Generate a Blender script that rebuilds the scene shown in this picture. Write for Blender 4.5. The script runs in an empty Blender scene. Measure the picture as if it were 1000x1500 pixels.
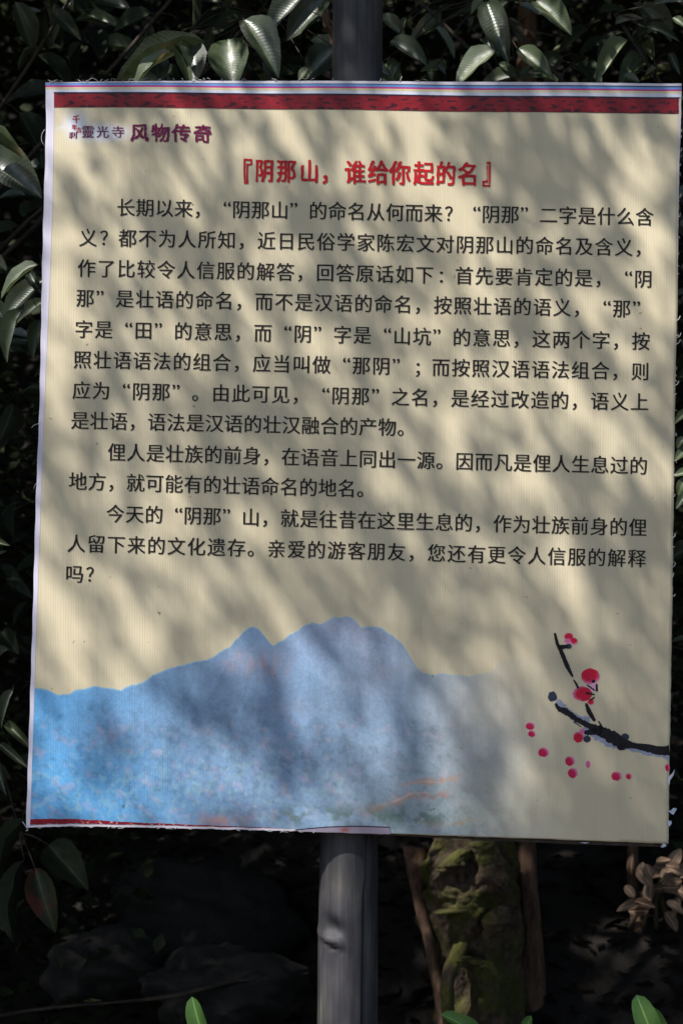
import bpy, math, random
import numpy as np
from mathutils import Vector, Matrix

random.seed(7)
RNG = np.random.default_rng(11)
SC = bpy.context.scene
COL = SC.collection

# ------------------------------------------------------------------ camera, light
S = 1.28e-3            # metres per photo pixel on the plane of the notice
D = 4.3                # camera distance
CZ = 1.6
cam = bpy.data.cameras.new('camera')
cam.sensor_fit = 'VERTICAL'; cam.sensor_height = 22.3; cam.sensor_width = 14.87
cam.lens = 11.15 / (750 * S / D)
cam.clip_start = 0.05; cam.clip_end = 400
cam.dof.use_dof = True; cam.dof.focus_distance = D; cam.dof.aperture_fstop = 4.0
co = bpy.data.objects.new('camera', cam); COL.objects.link(co)
co.location = (0, -D, CZ); co.rotation_euler = (math.radians(90), 0, 0)
SC.camera = co

SUN = Vector((0.43, 0.46, -0.78)).normalized()      # direction the light travels
elev = math.asin(-SUN.z); rot = math.atan2(-SUN.x, -SUN.y)
w = bpy.data.worlds.new('World'); SC.world = w; w.use_nodes = True
nt = w.node_tree; nt.nodes.clear()
sky = nt.nodes.new('ShaderNodeTexSky'); sky.sky_type = 'NISHITA'; sky.sun_disc = False
sky.sun_elevation = elev; sky.sun_rotation = rot
bg = nt.nodes.new('ShaderNodeBackground'); bg.inputs['Strength'].default_value = 0.118
ow = nt.nodes.new('ShaderNodeOutputWorld')
nt.links.new(sky.outputs[0], bg.inputs[0]); nt.links.new(bg.outputs[0], ow.inputs[0])
sl = bpy.data.lights.new('sun', 'SUN'); sl.energy = 5.0; sl.angle = math.radians(0.55)
sl.color = (1.0, 0.965, 0.92)
so = bpy.data.objects.new('sun', sl); COL.objects.link(so)
so.rotation_euler = SUN.to_track_quat('-Z', 'Y').to_euler(); so.location = (-3, -3, 8)
SC.view_settings.view_transform = 'Standard'; SC.view_settings.look = 'None'
SC.view_settings.exposure = 0.32; SC.view_settings.gamma = 1.0
SC.view_settings.use_curve_mapping = False

# ------------------------------------------------------------------ helpers
def at(px, py, d=0.0):
    k = (D + d) / D * S
    return Vector(((px - 500) * k, d, CZ + (750 - py) * k))

def lin(c):
    return tuple(((x / 255) / 12.92 if x / 255 <= .04045 else ((x / 255 + .055) / 1.055) ** 2.4) for x in c)

def tag(o, label=None, cat=None, group=None, kind=None):
    if label: o['label'] = label
    if cat: o['category'] = cat
    if group: o['group'] = group
    if kind: o['kind'] = kind
    return o

def empty(name, loc=(0, 0, 0)):
    o = bpy.data.objects.new(name, None); o.empty_display_size = .05
    COL.objects.link(o); o.location = loc
    return o

def mesh(name, V, F, smooth=True, cols=None, uvs=None):
    me = bpy.data.meshes.new(name)
    V = np.asarray(V, dtype=np.float32)
    if isinstance(F, np.ndarray):
        n, k = F.shape
        me.vertices.add(len(V)); me.vertices.foreach_set('co', V.ravel())
        me.loops.add(n * k); me.loops.foreach_set('vertex_index', F.ravel().astype(np.int32))
        me.polygons.add(n)
        me.polygons.foreach_set('loop_start', np.arange(0, n * k, k, dtype=np.int32))
        me.polygons.foreach_set('loop_total', np.full(n, k, dtype=np.int32))
        me.update(calc_edges=True)
    else:
        me.from_pydata([tuple(map(float, v)) for v in V], [], F); me.update()
    if smooth: me.polygons.foreach_set('use_smooth', np.ones(len(me.polygons), dtype=bool))
    if cols is not None:
        a = me.color_attributes.new('Col', 'FLOAT_COLOR', 'POINT')
        c = np.ones((len(V), 4), dtype=np.float32); c[:, :3] = cols
        a.data.foreach_set('color', c.ravel())
    if uvs is not None:
        ul = me.uv_layers.new(name='UVMap')
        li = np.empty(len(me.loops), dtype=np.int32); me.loops.foreach_get('vertex_index', li)
        ul.data.foreach_set('uv', np.asarray(uvs, dtype=np.float32)[li].ravel())
    return me

def obj(name, me, mat=None, parent=None, loc=None):
    """loc: world location of origin; the mesh is given in world coordinates minus nothing"""
    if mat is not None and len(me.materials) == 0: me.materials.append(mat)
    o = bpy.data.objects.new(name, me); COL.objects.link(o)
    if parent is not None:
        o.parent = parent
        o.matrix_parent_inverse = parent_inv(parent)
    return o

_inv = {}
def parent_inv(p):
    if p.name not in _inv:
        m = Matrix.Identity(4); q = p; chain = []
        while q is not None:
            chain.append(q); q = q.parent
        for q in reversed(chain):
            m = m @ q.matrix_parent_inverse @ q.matrix_basis
        _inv[p.name] = m.inverted()
    return _inv[p.name]

def grid_faces(nu, nv):       # nu columns, nv rows of vertices, index = j*nu+i
    i, j = np.meshgrid(np.arange(nu - 1), np.arange(nv - 1))
    a = (j * nu + i).ravel()
    return np.stack([a, a + nu, a + nu + 1, a + 1], 1)

def tube(points, radii, n=8, noise=0.0, seed=0, cap=True):
    r = random.Random(seed)
    V = []; F = []
    P = [Vector(p) for p in points]
    up = Vector((0.3, 1, .1)).normalized()
    for k, p in enumerate(P):
        t = (P[min(k + 1, len(P) - 1)] - P[max(k - 1, 0)]).normalized()
        a = t.cross(up)
        if a.length < 1e-3: a = t.cross(Vector((1, 0, 0)))
        a.normalize(); b = t.cross(a)
        for m in range(n):
            th = 2 * math.pi * m / n
            rr = radii[k] * (1 + noise * (r.random() - .5) * 2)
            V.append(p + a * math.cos(th) * rr + b * math.sin(th) * rr)
    for k in range(len(P) - 1):
        for m in range(n):
            F.append((k * n + m, k * n + (m + 1) % n, (k + 1) * n + (m + 1) % n, (k + 1) * n + m))
    if cap:
        F.append(tuple(range(n - 1, -1, -1))); F.append(tuple((len(P) - 1) * n + m for m in range(n)))
    return V, F

def join(parts):
    V = []; F = []
    for v, f in parts:
        o = len(V); V += list(v); F += [tuple(i + o for i in q) for q in f]
    return V, F

def curve_pts(ctrl, n):
    """Catmull-Rom through control points"""
    c = [Vector(p) for p in ctrl]; c = [c[0] * 2 - c[1]] + c + [c[-1] * 2 - c[-2]]
    out = []
    m = len(c) - 3
    for i in range(n):
        u = i / (n - 1) * m; k = min(int(u), m - 1); t = u - k
        p0, p1, p2, p3 = c[k:k + 4]
        out.append(.5 * ((2 * p1) + (-p0 + p2) * t + (2 * p0 - 5 * p1 + 4 * p2 - p3) * t * t + (-p0 + 3 * p1 - 3 * p2 + p3) * t ** 3))
    return out

# value noise in numpy
def vnoise(x, y, seed=0):
    x = np.asarray(x, float); y = np.asarray(y, float)
    xi = np.floor(x).astype(np.int64); yi = np.floor(y).astype(np.int64)
    fx = x - xi; fy = y - yi; fx = fx * fx * (3 - 2 * fx); fy = fy * fy * (3 - 2 * fy)
    def h(a, b):
        n = (a * 374761393 + b * 668265263 + seed * 982451653) & 0xffffffff
        n = ((n ^ (n >> 13)) * 1274126177) & 0xffffffff
        return ((n ^ (n >> 16)) & 0xffff) / 65535.0
    return (h(xi, yi) * (1 - fx) + h(xi + 1, yi) * fx) * (1 - fy) + (h(xi, yi + 1) * (1 - fx) + h(xi + 1, yi + 1) * fx) * fy

def fbm(x, y, o=4, seed=0):
    s = 0; a = .5; t = 0
    for k in range(o):
        s = s + a * vnoise(x * 2 ** k, y * 2 ** k, seed + k * 17); t += a; a *= .5
    return s / t

def sstep(a, b, x):
    t = np.clip((x - a) / (b - a), 0, 1); return t * t * (3 - 2 * t)

# ------------------------------------------------------------------ materials
def new_mat(name):
    m = bpy.data.materials.new(name); m.use_nodes = True
    t = m.node_tree; p = t.nodes['Principled BSDF']
    return m, t, p

def N(t, kind, **kw):
    n = t.nodes.new(kind)
    for k, v in kw.items(): setattr(n, k, v)
    return n

def ramp(t, stops):
    r = N(t, 'ShaderNodeValToRGB'); e = r.color_ramp.elements
    while len(e) < len(stops): e.new(.5)
    for q, (p, c) in zip(e, stops): q.position = p; q.color = (*c, 1)
    return r

def vinyl_mat(name, col=None, rough=.42, spec=.35):
    m, t, p = new_mat(name)
    geo = N(t, 'ShaderNodeNewGeometry')
    if col is None:
        base = N(t, 'ShaderNodeAttribute', attribute_name='Col').outputs['Color']
    else:
        r = N(t, 'ShaderNodeRGB'); r.outputs[0].default_value = (*col, 1); base = r.outputs[0]
    # woven ribs of the banner cloth (vertical threads)
    mp = N(t, 'ShaderNodeMapping'); mp.inputs['Scale'].default_value = (170, 1, 6)
    t.links.new(geo.outputs['Position'], mp.inputs[0])
    n1 = N(t, 'ShaderNodeTexNoise'); n1.inputs['Scale'].default_value = 1; n1.inputs['Detail'].default_value = 3
    t.links.new(mp.outputs[0], n1.inputs['Vector'])
    wv = N(t, 'ShaderNodeTexWave', wave_type='BANDS', bands_direction='X'); wv.inputs['Scale'].default_value = 66
    wv.inputs['Distortion'].default_value = .6; wv.inputs['Detail'].default_value = 1; wv.inputs['Detail Scale'].default_value = 3
    t.links.new(geo.outputs['Position'], wv.inputs['Vector'])
    mp2 = N(t, 'ShaderNodeMapping'); mp2.inputs['Scale'].default_value = (14, 1, 1.1)
    t.links.new(geo.outputs['Position'], mp2.inputs[0])
    n2 = N(t, 'ShaderNodeTexNoise'); n2.inputs['Scale'].default_value = 1; n2.inputs['Detail'].default_value = 4
    t.links.new(mp2.outputs[0], n2.inputs['Vector'])
    # colour: ribs +- grime
    a = N(t, 'ShaderNodeMath', operation='MULTIPLY_ADD'); a.inputs[1].default_value = .07; a.inputs[2].default_value = .885
    t.links.new(n1.outputs[0], a.inputs[0])
    b = N(t, 'ShaderNodeMath', operation='MULTIPLY_ADD'); b.inputs[1].default_value = .022
    t.links.new(wv.outputs[0], b.inputs[0]); t.links.new(a.outputs[0], b.inputs[2])
    n3 = N(t, 'ShaderNodeTexNoise'); n3.inputs['Scale'].default_value = 3.2; n3.inputs['Detail'].default_value = 6
    t.links.new(geo.outputs['Position'], n3.inputs['Vector'])
    c = N(t, 'ShaderNodeMath', operation='MULTIPLY_ADD'); c.inputs[1].default_value = .12
    t.links.new(n3.outputs[0], c.inputs[0])
    t.links.new(b.outputs[0], c.inputs[2])
    mx = N(t, 'ShaderNodeMix', data_type='RGBA', blend_type='MULTIPLY'); mx.inputs[0].default_value = 1
    t.links.new(base, mx.inputs[6]); t.links.new(c.outputs[0], mx.inputs[7])
    n4 = N(t, 'ShaderNodeTexNoise'); n4.inputs['Scale'].default_value = 60; n4.inputs['Detail'].default_value = 2
    t.links.new(geo.outputs['Position'], n4.inputs['Vector'])
    r4 = ramp(t, [(.0, (1, 1, 1)), (.745, (1, 1, 1)), (.79, (.5, .44, .36))]); t.links.new(n4.outputs[0], r4.inputs[0])
    n5 = N(t, 'ShaderNodeTexNoise'); n5.inputs['Scale'].default_value = 1.0; n5.inputs['Detail'].default_value = 7
    mp5 = N(t, 'ShaderNodeMapping'); mp5.inputs['Scale'].default_value = (9, 1, 1.6); t.links.new(geo.outputs['Position'], mp5.inputs[0]); t.links.new(mp5.outputs[0], n5.inputs['Vector'])
    r5 = ramp(t, [(.3, (.93, .92, .90)), (.6, (1, 1, 1))]); t.links.new(n5.outputs[0], r5.inputs[0])
    m4 = N(t, 'ShaderNodeMix', data_type='RGBA', blend_type='MULTIPLY'); m4.inputs[0].default_value = 1
    t.links.new(mx.outputs[2], m4.inputs[6]); t.links.new(r4.outputs[0], m4.inputs[7])
    m5 = N(t, 'ShaderNodeMix', data_type='RGBA', blend_type='MULTIPLY'); m5.inputs[0].default_value = 1
    t.links.new(m4.outputs[2], m5.inputs[6]); t.links.new(r5.outputs[0], m5.inputs[7])
    t.links.new(m5.outputs[2], p.inputs['Base Color'])
    p.inputs['Roughness'].default_value = rough; p.inputs['Specular IOR Level'].default_value = spec
    b1 = N(t, 'ShaderNodeBump'); b1.inputs['Strength'].default_value = .25; b1.inputs['Distance'].default_value = .0006
    t.links.new(wv.outputs[0], b1.inputs['Height'])
    b2 = N(t, 'ShaderNodeBump'); b2.inputs['Strength'].default_value = .55; b2.inputs['Distance'].default_value = .006
    t.links.new(n2.outputs[0], b2.inputs['Height']); t.links.new(b1.outputs[0], b2.inputs['Normal'])
    t.links.new(b2.outputs[0], p.inputs['Normal'])
    return m

BEIGE = np.array(lin((221, 208, 177)))
M_vinyl = vinyl_mat('vinyl print')
M_ink = vinyl_mat('black ink', lin((34, 28, 24)), .5, .3)
M_red = vinyl_mat('red ink', lin((192, 26, 34)), .45, .3)
M_purple = vinyl_mat('purple ink', lin((116, 24, 72)), .45, .3)

def bark_mat(name, c1, c2, scale=30, stretch=.2, bump=.01, rough=.9, moss=None):
    m, t, p = new_mat(name)
    tc = N(t, 'ShaderNodeNewGeometry'); mp = N(t, 'ShaderNodeMapping'); mp.inputs['Scale'].default_value = (1, 1, stretch)
    t.links.new(tc.outputs['Position'], mp.inputs[0])
    n = N(t, 'ShaderNodeTexNoise'); n.inputs['Scale'].default_value = scale; n.inputs['Detail'].default_value = 8
    n.inputs['Roughness'].default_value = .65; t.links.new(mp.outputs[0], n.inputs['Vector'])
    r = ramp(t, [(.3, c1), (.7, c2)]); t.links.new(n.outputs[0], r.inputs[0])
    out = r.outputs[0]
    if moss:
        n2 = N(t, 'ShaderNodeTexNoise'); n2.inputs['Scale'].default_value = 9; n2.inputs['Detail'].default_value = 5
        t.links.new(tc.outputs['Position'], n2.inputs['Vector'])
        rr = ramp(t, [(.42, (0, 0, 0)), (.55, (1, 1, 1))]); t.links.new(n2.outputs[0], rr.inputs[0])
        mx = N(t, 'ShaderNodeMix', data_type='RGBA'); t.links.new(rr.outputs[0], mx.inputs[0])
        t.links.new(out, mx.inputs[6])
        r3 = ramp(t, [(.3, moss), (.75, tuple(min(1, q * 2.2) for q in moss))]); t.links.new(n.outputs[0], r3.inputs[0])
        t.links.new(r3.outputs[0], mx.inputs[7]); out = mx.outputs[2]
    t.links.new(out, p.inputs['Base Color'])
    p.inputs['Roughness'].default_value = rough
    b = N(t, 'ShaderNodeBump'); b.inputs['Distance'].default_value = bump; b.inputs['Strength'].default_value = .8
    t.links.new(n.outputs[0], b.inputs['Height']); t.links.new(b.outputs[0], p.inputs['Normal'])
    return m

def leaf_mat(name, dark, light, rough=.33, trans=.12, spec=.5, vein=True, blotch=None):
    m, t, p = new_mat(name)
    oi = N(t, 'ShaderNodeObjectInfo')
    geo = N(t, 'ShaderNodeNewGeometry')
    nz = N(t, 'ShaderNodeTexNoise'); nz.inputs['Scale'].default_value = 38; nz.inputs['Detail'].default_value = 5
    t.links.new(geo.outputs['Position'], nz.inputs['Vector'])
    ad = N(t, 'ShaderNodeMath', operation='MULTIPLY_ADD'); ad.inputs[1].default_value = .5; 
    t.links.new(oi.outputs['Random'], ad.inputs[0])
    md = N(t, 'ShaderNodeMath', operation='MULTIPLY'); md.inputs[1].default_value = .6
    t.links.new(nz.outputs[0], md.inputs[0]); t.links.new(md.outputs[0], ad.inputs[2])
    r = ramp(t, [(.15, dark), (.95, light)]); t.links.new(ad.outputs[0], r.inputs[0])
    col = r.outputs[0]
    if blotch:
        nb = N(t, 'ShaderNodeTexNoise'); nb.inputs['Scale'].default_value = 16; nb.inputs['Detail'].default_value = 3
        t.links.new(geo.outputs['Position'], nb.inputs['Vector'])
        rb = ramp(t, [(.5, (0, 0, 0)), (.62, (1, 1, 1))] if name == 'withering leaf' else [(.62, (0, 0, 0)), (.7, (1, 1, 1))]); t.links.new(nb.outputs[0], rb.inputs[0])
        mb = N(t, 'ShaderNodeMix', data_type='RGBA'); t.links.new(rb.outputs[0], mb.inputs[0])
        t.links.new(col, mb.inputs[6]); mb.inputs[7].default_value = (*blotch, 1); col = mb.outputs[2]
    hgt = nz.outputs[0]
    if vein:
        uv = N(t, 'ShaderNodeUVMap'); sp = N(t, 'ShaderNodeSeparateXYZ'); t.links.new(uv.outputs[0], sp.inputs[0])
        a = N(t, 'ShaderNodeMath', operation='SUBTRACT'); a.inputs[1].default_value = .5; t.links.new(sp.outputs[0], a.inputs[0])
        ab = N(t, 'ShaderNodeMath', operation='ABSOLUTE'); t.links.new(a.outputs[0], ab.inputs[0])
        # side veins: sin((v - 0.45*|u|)*freq)
        k = N(t, 'ShaderNodeMath', operation='MULTIPLY_ADD'); k.inputs[1].default_value = -.42
        t.links.new(ab.outputs[0], k.inputs[0]); t.links.new(sp.outputs[1], k.inputs[2])
        f = N(t, 'ShaderNodeMath', operation='MULTIPLY'); f.inputs[1].default_value = 62; t.links.new(k.outputs[0], f.inputs[0])
        s = N(t, 'ShaderNodeMath', operation='SINE'); t.links.new(f.outputs[0], s.inputs[0])
        pw = N(t, 'ShaderNodeMath', operation='MULTIPLY'); t.links.new(s.outputs[0], pw.inputs[0]); t.links.new(s.outputs[0], pw.inputs[1])
        mid = N(t, 'ShaderNodeMapRange'); mid.inputs[1].default_value = .018; mid.inputs[2].default_value = .05
        mid.inputs[3].default_value = 1; mid.inputs[4].default_value = 0; t.links.new(ab.outputs[0], mid.inputs[0])
        mx = N(t, 'ShaderNodeMix', data_type='RGBA'); t.links.new(mid.outputs[0], mx.inputs[0])
        t.links.new(col, mx.inputs[6]); mx.inputs[7].default_value = (light[0] * 1.9, light[1] * 1.7, light[2] * 1.8, 1)
        col = mx.outputs[2]
        hh = N(t, 'ShaderNodeMath', operation='MULTIPLY_ADD'); hh.inputs[1].default_value = .8
        t.links.new(pw.outputs[0], hh.inputs[0]); t.links.new(nz.outputs[0], hh.inputs[2]); hgt = hh.outputs[0]
    t.links.new(col, p.inputs['Base Color'])
    p.inputs['Roughness'].default_value = rough; p.inputs['Specular IOR Level'].default_value = spec
    b = N(t, 'ShaderNodeBump'); b.inputs['Distance'].default_value = .0009; b.inputs['Strength'].default_value = .22
    t.links.new(hgt, b.inputs['Height']); t.links.new(b.outputs[0], p.inputs['Normal'])
    nr = N(t, 'ShaderNodeTexNoise'); nr.inputs['Scale'].default_value = 55; nr.inputs['Detail'].default_value = 4
    t.links.new(geo.outputs['Position'], nr.inputs['Vector'])
    mr = N(t, 'ShaderNodeMapRange'); mr.inputs[1].default_value = .3; mr.inputs[2].default_value = .7; mr.inputs[3].default_value = rough - .06; mr.inputs[4].default_value = rough + .22
    t.links.new(nr.outputs[0], mr.inputs[0]); t.links.new(mr.outputs[0], p.inputs['Roughness'])
    tr = N(t, 'ShaderNodeBsdfTranslucent')
    hs = N(t, 'ShaderNodeHueSaturation'); hs.inputs['Hue'].default_value = .47; hs.inputs['Value'].default_value = 2.0
    t.links.new(col, hs.inputs['Color']); t.links.new(hs.outputs[0], tr.inputs[0])
    ms = N(t, 'ShaderNodeMixShader'); ms.inputs[0].default_value = trans
    t.links.new(p.outputs[0], ms.inputs[1]); t.links.new(tr.outputs[0], ms.inputs[2])
    t.links.new(ms.outputs[0], t.nodes['Material Output'].inputs[0])
    return m

M_leaf = leaf_mat('glossy leaf', (.012, .022, .010), (.05, .072, .030), .36, .12, 1.2, blotch=(.085, .075, .03))
M_leafg = leaf_mat('light leaf', (.035, .06, .02), (.10, .13, .05), .42, .2, 1.1, blotch=(.15, .13, .05))
M_leafr = leaf_mat('withering leaf', (.012, .018, .006), (.035, .04, .012), .45, .1, .4, blotch=(.075, .022, .012))
M_shoot = leaf_mat('young leaf', (.07, .17, .035), (.14, .28, .07), .35, .3, .5)
M_canopy = leaf_mat('canopy leaf', (.03, .06, .015), (.06, .11, .03), .5, .18, .3, vein=False)
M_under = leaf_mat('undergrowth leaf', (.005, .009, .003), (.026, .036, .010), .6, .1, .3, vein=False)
M_dead = leaf_mat('dead leaf', (.10, .055, .03), (.42, .30, .21), .8, .08, .2)
M_bark = bark_mat('dark bark', (.018, .014, .010), (.06, .045, .032), 40)
M_redbark = bark_mat('reddish bark', (.04, .02, .012), (.20, .115, .07), 60, .3)
M_moss = bark_mat('mossy bark', (.010, .007, .005), (.19, .13, .085), 60, .5, .03, .95, moss=(.055, .055, .010))
M_twig = bark_mat('twig bark', (.06, .05, .03), (.15, .12, .07), 80)
M_soil = bark_mat('forest soil', (.006, .004, .003), (.017, .012, .008), 9, 1, .05)
M_path = bark_mat('path soil', (.10, .08, .06), (.19, .155, .115), 6, 1, .02)
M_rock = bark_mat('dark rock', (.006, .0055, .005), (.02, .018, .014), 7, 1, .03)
M_wood = bark_mat('frame timber', (.03, .022, .018), (.09, .065, .05), 60, .1)

def post_mat():
    m, t, p = new_mat('weathered grey pole')
    g = N(t, 'ShaderNodeNewGeometry'); mp = N(t, 'ShaderNodeMapping'); mp.inputs['Scale'].default_value = (1, 1, .05)
    t.links.new(g.outputs['Position'], mp.inputs[0])
    n = N(t, 'ShaderNodeTexNoise'); n.inputs['Scale'].default_value = 70; n.inputs['Detail'].default_value = 9; n.inputs['Roughness'].default_value = .6
    t.links.new(mp.outputs[0], n.inputs['Vector'])
    n2 = N(t, 'ShaderNodeTexNoise'); n2.inputs['Scale'].default_value = 16; n2.inputs['Detail'].default_value = 7
    mpb = N(t, 'ShaderNodeMapping'); mpb.inputs['Scale'].default_value = (1, 1, .4); t.links.new(g.outputs['Position'], mpb.inputs[0]); t.links.new(mpb.outputs[0], n2.inputs['Vector'])
    r1 = ramp(t, [(.25, (.022, .021, .023)), (.5, (.062, .06, .063)), (.8, (.125, .12, .114))]); t.links.new(n.outputs[0], r1.inputs[0])
    r2 = ramp(t, [(.32, (.34, .33, .42)), (.5, (.8, .78, .82)), (.66, (1.25, 1.22, 1.05))]); t.links.new(n2.outputs[0], r2.inputs[0])
    mx = N(t, 'ShaderNodeMix', data_type='RGBA', blend_type='MULTIPLY'); mx.inputs[0].default_value = 1
    t.links.new(r1.outputs[0], mx.inputs[6]); t.links.new(r2.outputs[0], mx.inputs[7])
    at_ = N(t, 'ShaderNodeAttribute', attribute_name='Col')
    ms = N(t, 'ShaderNodeMix', data_type='RGBA', blend_type='MULTIPLY'); ms.inputs[0].default_value = 1
    t.links.new(mx.outputs[2], ms.inputs[6]); t.links.new(at_.outputs['Color'], ms.inputs[7])
    t.links.new(ms.outputs[2], p.inputs['Base Color']); p.inputs['Roughness'].default_value = .6
    b = N(t, 'ShaderNodeBump'); b.inputs['Distance'].default_value = .0025; b.inputs['Strength'].default_value = .7
    t.links.new(n.outputs[0], b.inputs['Height']); t.links.new(b.outputs[0], p.inputs['Normal'])
    return m
M_post = post_mat()
def plain(name, c, r=.5):
    m, t, p = new_mat(name); p.inputs['Base Color'].default_value = (*c, 1); p.inputs['Roughness'].default_value = r
    n = N(t, 'ShaderNodeTexNoise'); n.inputs['Scale'].default_value = 200
    b = N(t, 'ShaderNodeBump'); b.inputs['Distance'].default_value = .0003; t.links.new(n.outputs[0], b.inputs['Height'])
    t.links.new(b.outputs[0], p.inputs['Normal']); return m
M_thread = plain('white thread', (.75, .73, .76))
M_scrap = plain('pale blue vinyl scrap', (.55, .62, .75))

# ------------------------------------------------------------------ ground
def ground_z(x, y):
    x = np.asarray(x, float); y = np.asarray(y, float)
    b = np.clip(y - 1.25 + .25 * np.sin(x * 1.1), 0, None)
    z = np.where(b < 3.2, .82 * b, .82 * 3.2 + .6 * (b - 3.2)); z = np.minimum(z, 12)
    n = fbm(x * 1.3 + 9, y * 1.3 + 4, 4, 3) - .5
    z = z + n * (.08 + .35 * sstep(.8, 2, y)) * np.where(np.abs(x) < 30, 1, .3)
    return z
gx = np.concatenate([np.linspace(-200, -9, 20), np.linspace(-8.8, 8.8, 140), np.linspace(9, 200, 20)])
gy = np.concatenate([np.linspace(-200, -9, 20), np.linspace(-8.8, 9, 150), np.linspace(10, 200, 24)])
GX, GY = np.meshgrid(gx, gy)
GZ = ground_z(GX, np.minimum(GY, 40))
V = np.stack([GX.ravel(), GY.ravel(), GZ.ravel()], 1)
soil = mesh('ground', V, grid_faces(len(gx), len(gy))[:, ::-1])
g = obj('ground', soil, M_soil); tag(g, kind='structure')
# the trodden path in front of the notice, a little proud of the soil
px_, py_ = np.meshgrid(np.linspace(-9, 9, 90), np.linspace(-9, -1.3, 50))
pz = ground_z(px_, py_) + .012 - .03 * sstep(-1.7, -1.3, py_)
p = obj('path', mesh('path', np.stack([px_.ravel(), py_.ravel(), pz.ravel()], 1), grid_faces(90, 50)[:, ::-1]), M_path)
tag(p, kind='structure')

# ------------------------------------------------------------------ THE NOTICE
LY = [(100, 67), (121, 66.5), (167, 68), (233, 66.5), (333, 63.5), (433, 61.5), (600, 58.5), (728, 53.5), (899, 49), (1027, 45), (1198, 39.5), (1212, 39)]
RY = [(100, 997), (120, 997), (180, 996), (260, 993.5), (380, 991.5), (460, 991), (540, 988), (700, 986), (840, 984), (947, 982.5), (1100, 979.5), (1235, 978)]
TX = [(30, 121), (67, 121), (130, 120), (300, 119), (500, 119.5), (700, 120), (997, 122.5), (1010, 123)]
BX = [(30, 1211.5), (40, 1211.5), (100, 1209.5), (200, 1211), (400, 1216), (575, 1221), (700, 1225), (850, 1230), (978, 1235), (1010, 1236)]
def ip(t, v): return np.interp(v, [a for a, _ in t], [b for _, b in t])
def fl(y): return ip(LY, y) + .35 * np.sin(np.asarray(y) * .11) * (np.asarray(y) > 0)
def fr(y): return ip(RY, y) + .8 * (vnoise(np.asarray(y) * .16, 0 * np.asarray(y), 5) - .5)
def ft(x): return ip(TX, x) + .5 * (vnoise(np.asarray(x) * .12, 0 * np.asarray(x), 8) - .5)
def fb(x): return ip(BX, x) + .8 * (vnoise(np.asarray(x) * .09, 0 * np.asarray(x), 6) - .5)

def wave(px, py):
    px = np.asarray(px, float); py = np.asarray(py, float)
    a = .0016 * np.sin(px * .021 + .5 * np.sin(py * .006)) * np.exp(-((py - 200) / 330) ** 2)
    b = .0022 * np.sin(px * .008 + py * .003 + 1)
    c = .0016 * np.exp(-((px - 455 - 6 * np.sin(py * .01)) / 9) ** 2) * np.exp(-((py - 200) / 160) ** 2)
    d = .0013 * np.exp(-((px - 581) / 7) ** 2) * np.exp(-((py - 900) / 300) ** 2)
    e = .0012 * np.exp(-((px - 350) / 10) ** 2) * np.exp(-((py - 230) / 120) ** 2)
    f = .0015 * np.sin(px * .05 + py * .035) * np.exp(-((px - 975) / 25) ** 2)
    return a + b - c - d - e + f - .003
def board(px, py, layer=0):
    px = np.asarray(px, float); py = np.asarray(py, float)
    return np.stack([(px - 500) * S, wave(px, py) - .00045 * layer, CZ + (750 - py) * S], -1)

notice = empty('notice_board', (0, .07, 0))
tag(notice, 'beige printed notice banner with Chinese text, mountains and plum blossom on a grey pole', 'notice board')

# banner sheet with its turned-over edges
nu, nv = 180, 210
A, B = np.meshgrid(np.linspace(0, 1, nu), np.linspace(0, 1, nv))
x0 = 40 + A * 955
yy = ft(x0) * (1 - B) + fb(x0) * B
l = fl(yy); r_ = fr(yy)
xx = l * (1 - A) + r_ * A
V = board(xx, yy).reshape(-1, 3)
F = grid_faces(nu, nv)
# skirt
ring = list(range(nu)) + [j * nu + nu - 1 for j in range(1, nv)] + [(nv - 1) * nu + i for i in range(nu - 2, -1, -1)] + [j * nu for j in range(nv - 2, 0, -1)]
R1 = V[ring].copy(); R1[:, 1] += .006
R2 = V[ring].copy(); R2[:, 1] = .028
c0 = V.mean(0)
R2[:, 0] += (c0[0] - R2[:, 0]) * .002; R2[:, 2] += (c0[2] - R2[:, 2]) * .002
base = len(V); m = len(ring)
VV = np.concatenate([V, R1, R2])
q = []
for k in range(m):
    k2 = (k + 1) % m
    q.append((ring[k], ring[k2], base + k2, base + k)); q.append((base + k, base + k2, base + m + k2, base + m + k))
F = np.concatenate([F, np.array(q)])
cols = np.tile(BEIGE, (len(VV), 1))
cols[base:] = lin((214, 208, 220))
banner = obj('banner', mesh('banner', VV, F, cols=cols), M_vinyl, notice)

def patch(name, left, right, top, bottom, nx, ny, colfn, layer, parent=banner, mat=None, label=None):
    """grid between top(x) and bottom(x) from left to right (numbers or functions of y)"""
    U, W = np.meshgrid(np.linspace(0, 1, nx), np.linspace(0, 1, ny))
    xl = left if not callable(left) else None
    xa = np.zeros_like(U); ya = np.zeros_like(U)
    xm = (left if not callable(left) else left(np.full_like(U, 600.))) * (1 - U) + (right if not callable(right) else right(np.full_like(U, 600.))) * U
    for _ in range(3):
        t_ = top(xm) if callable(top) else top; b_ = bottom(xm) if callable(bottom) else bottom
        ya = t_ * (1 - W) + b_ * W
        L_ = left(ya) if callable(left) else left; R_ = right(ya) if callable(right) else right
        xm = L_ * (1 - U) + R_ * U
    C = colfn(xm.ravel(), ya.ravel())
    me = mesh(name, board(xm, ya, layer).reshape(-1, 3), grid_faces(nx, ny), cols=C)
    o = obj(name, me, mat or M_vinyl, parent)
    if label: o['label'] = label
    return o
def const(c): 
    c = np.array(lin(c)); return lambda x, y: np.tile(c, (len(x), 1))

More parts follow.
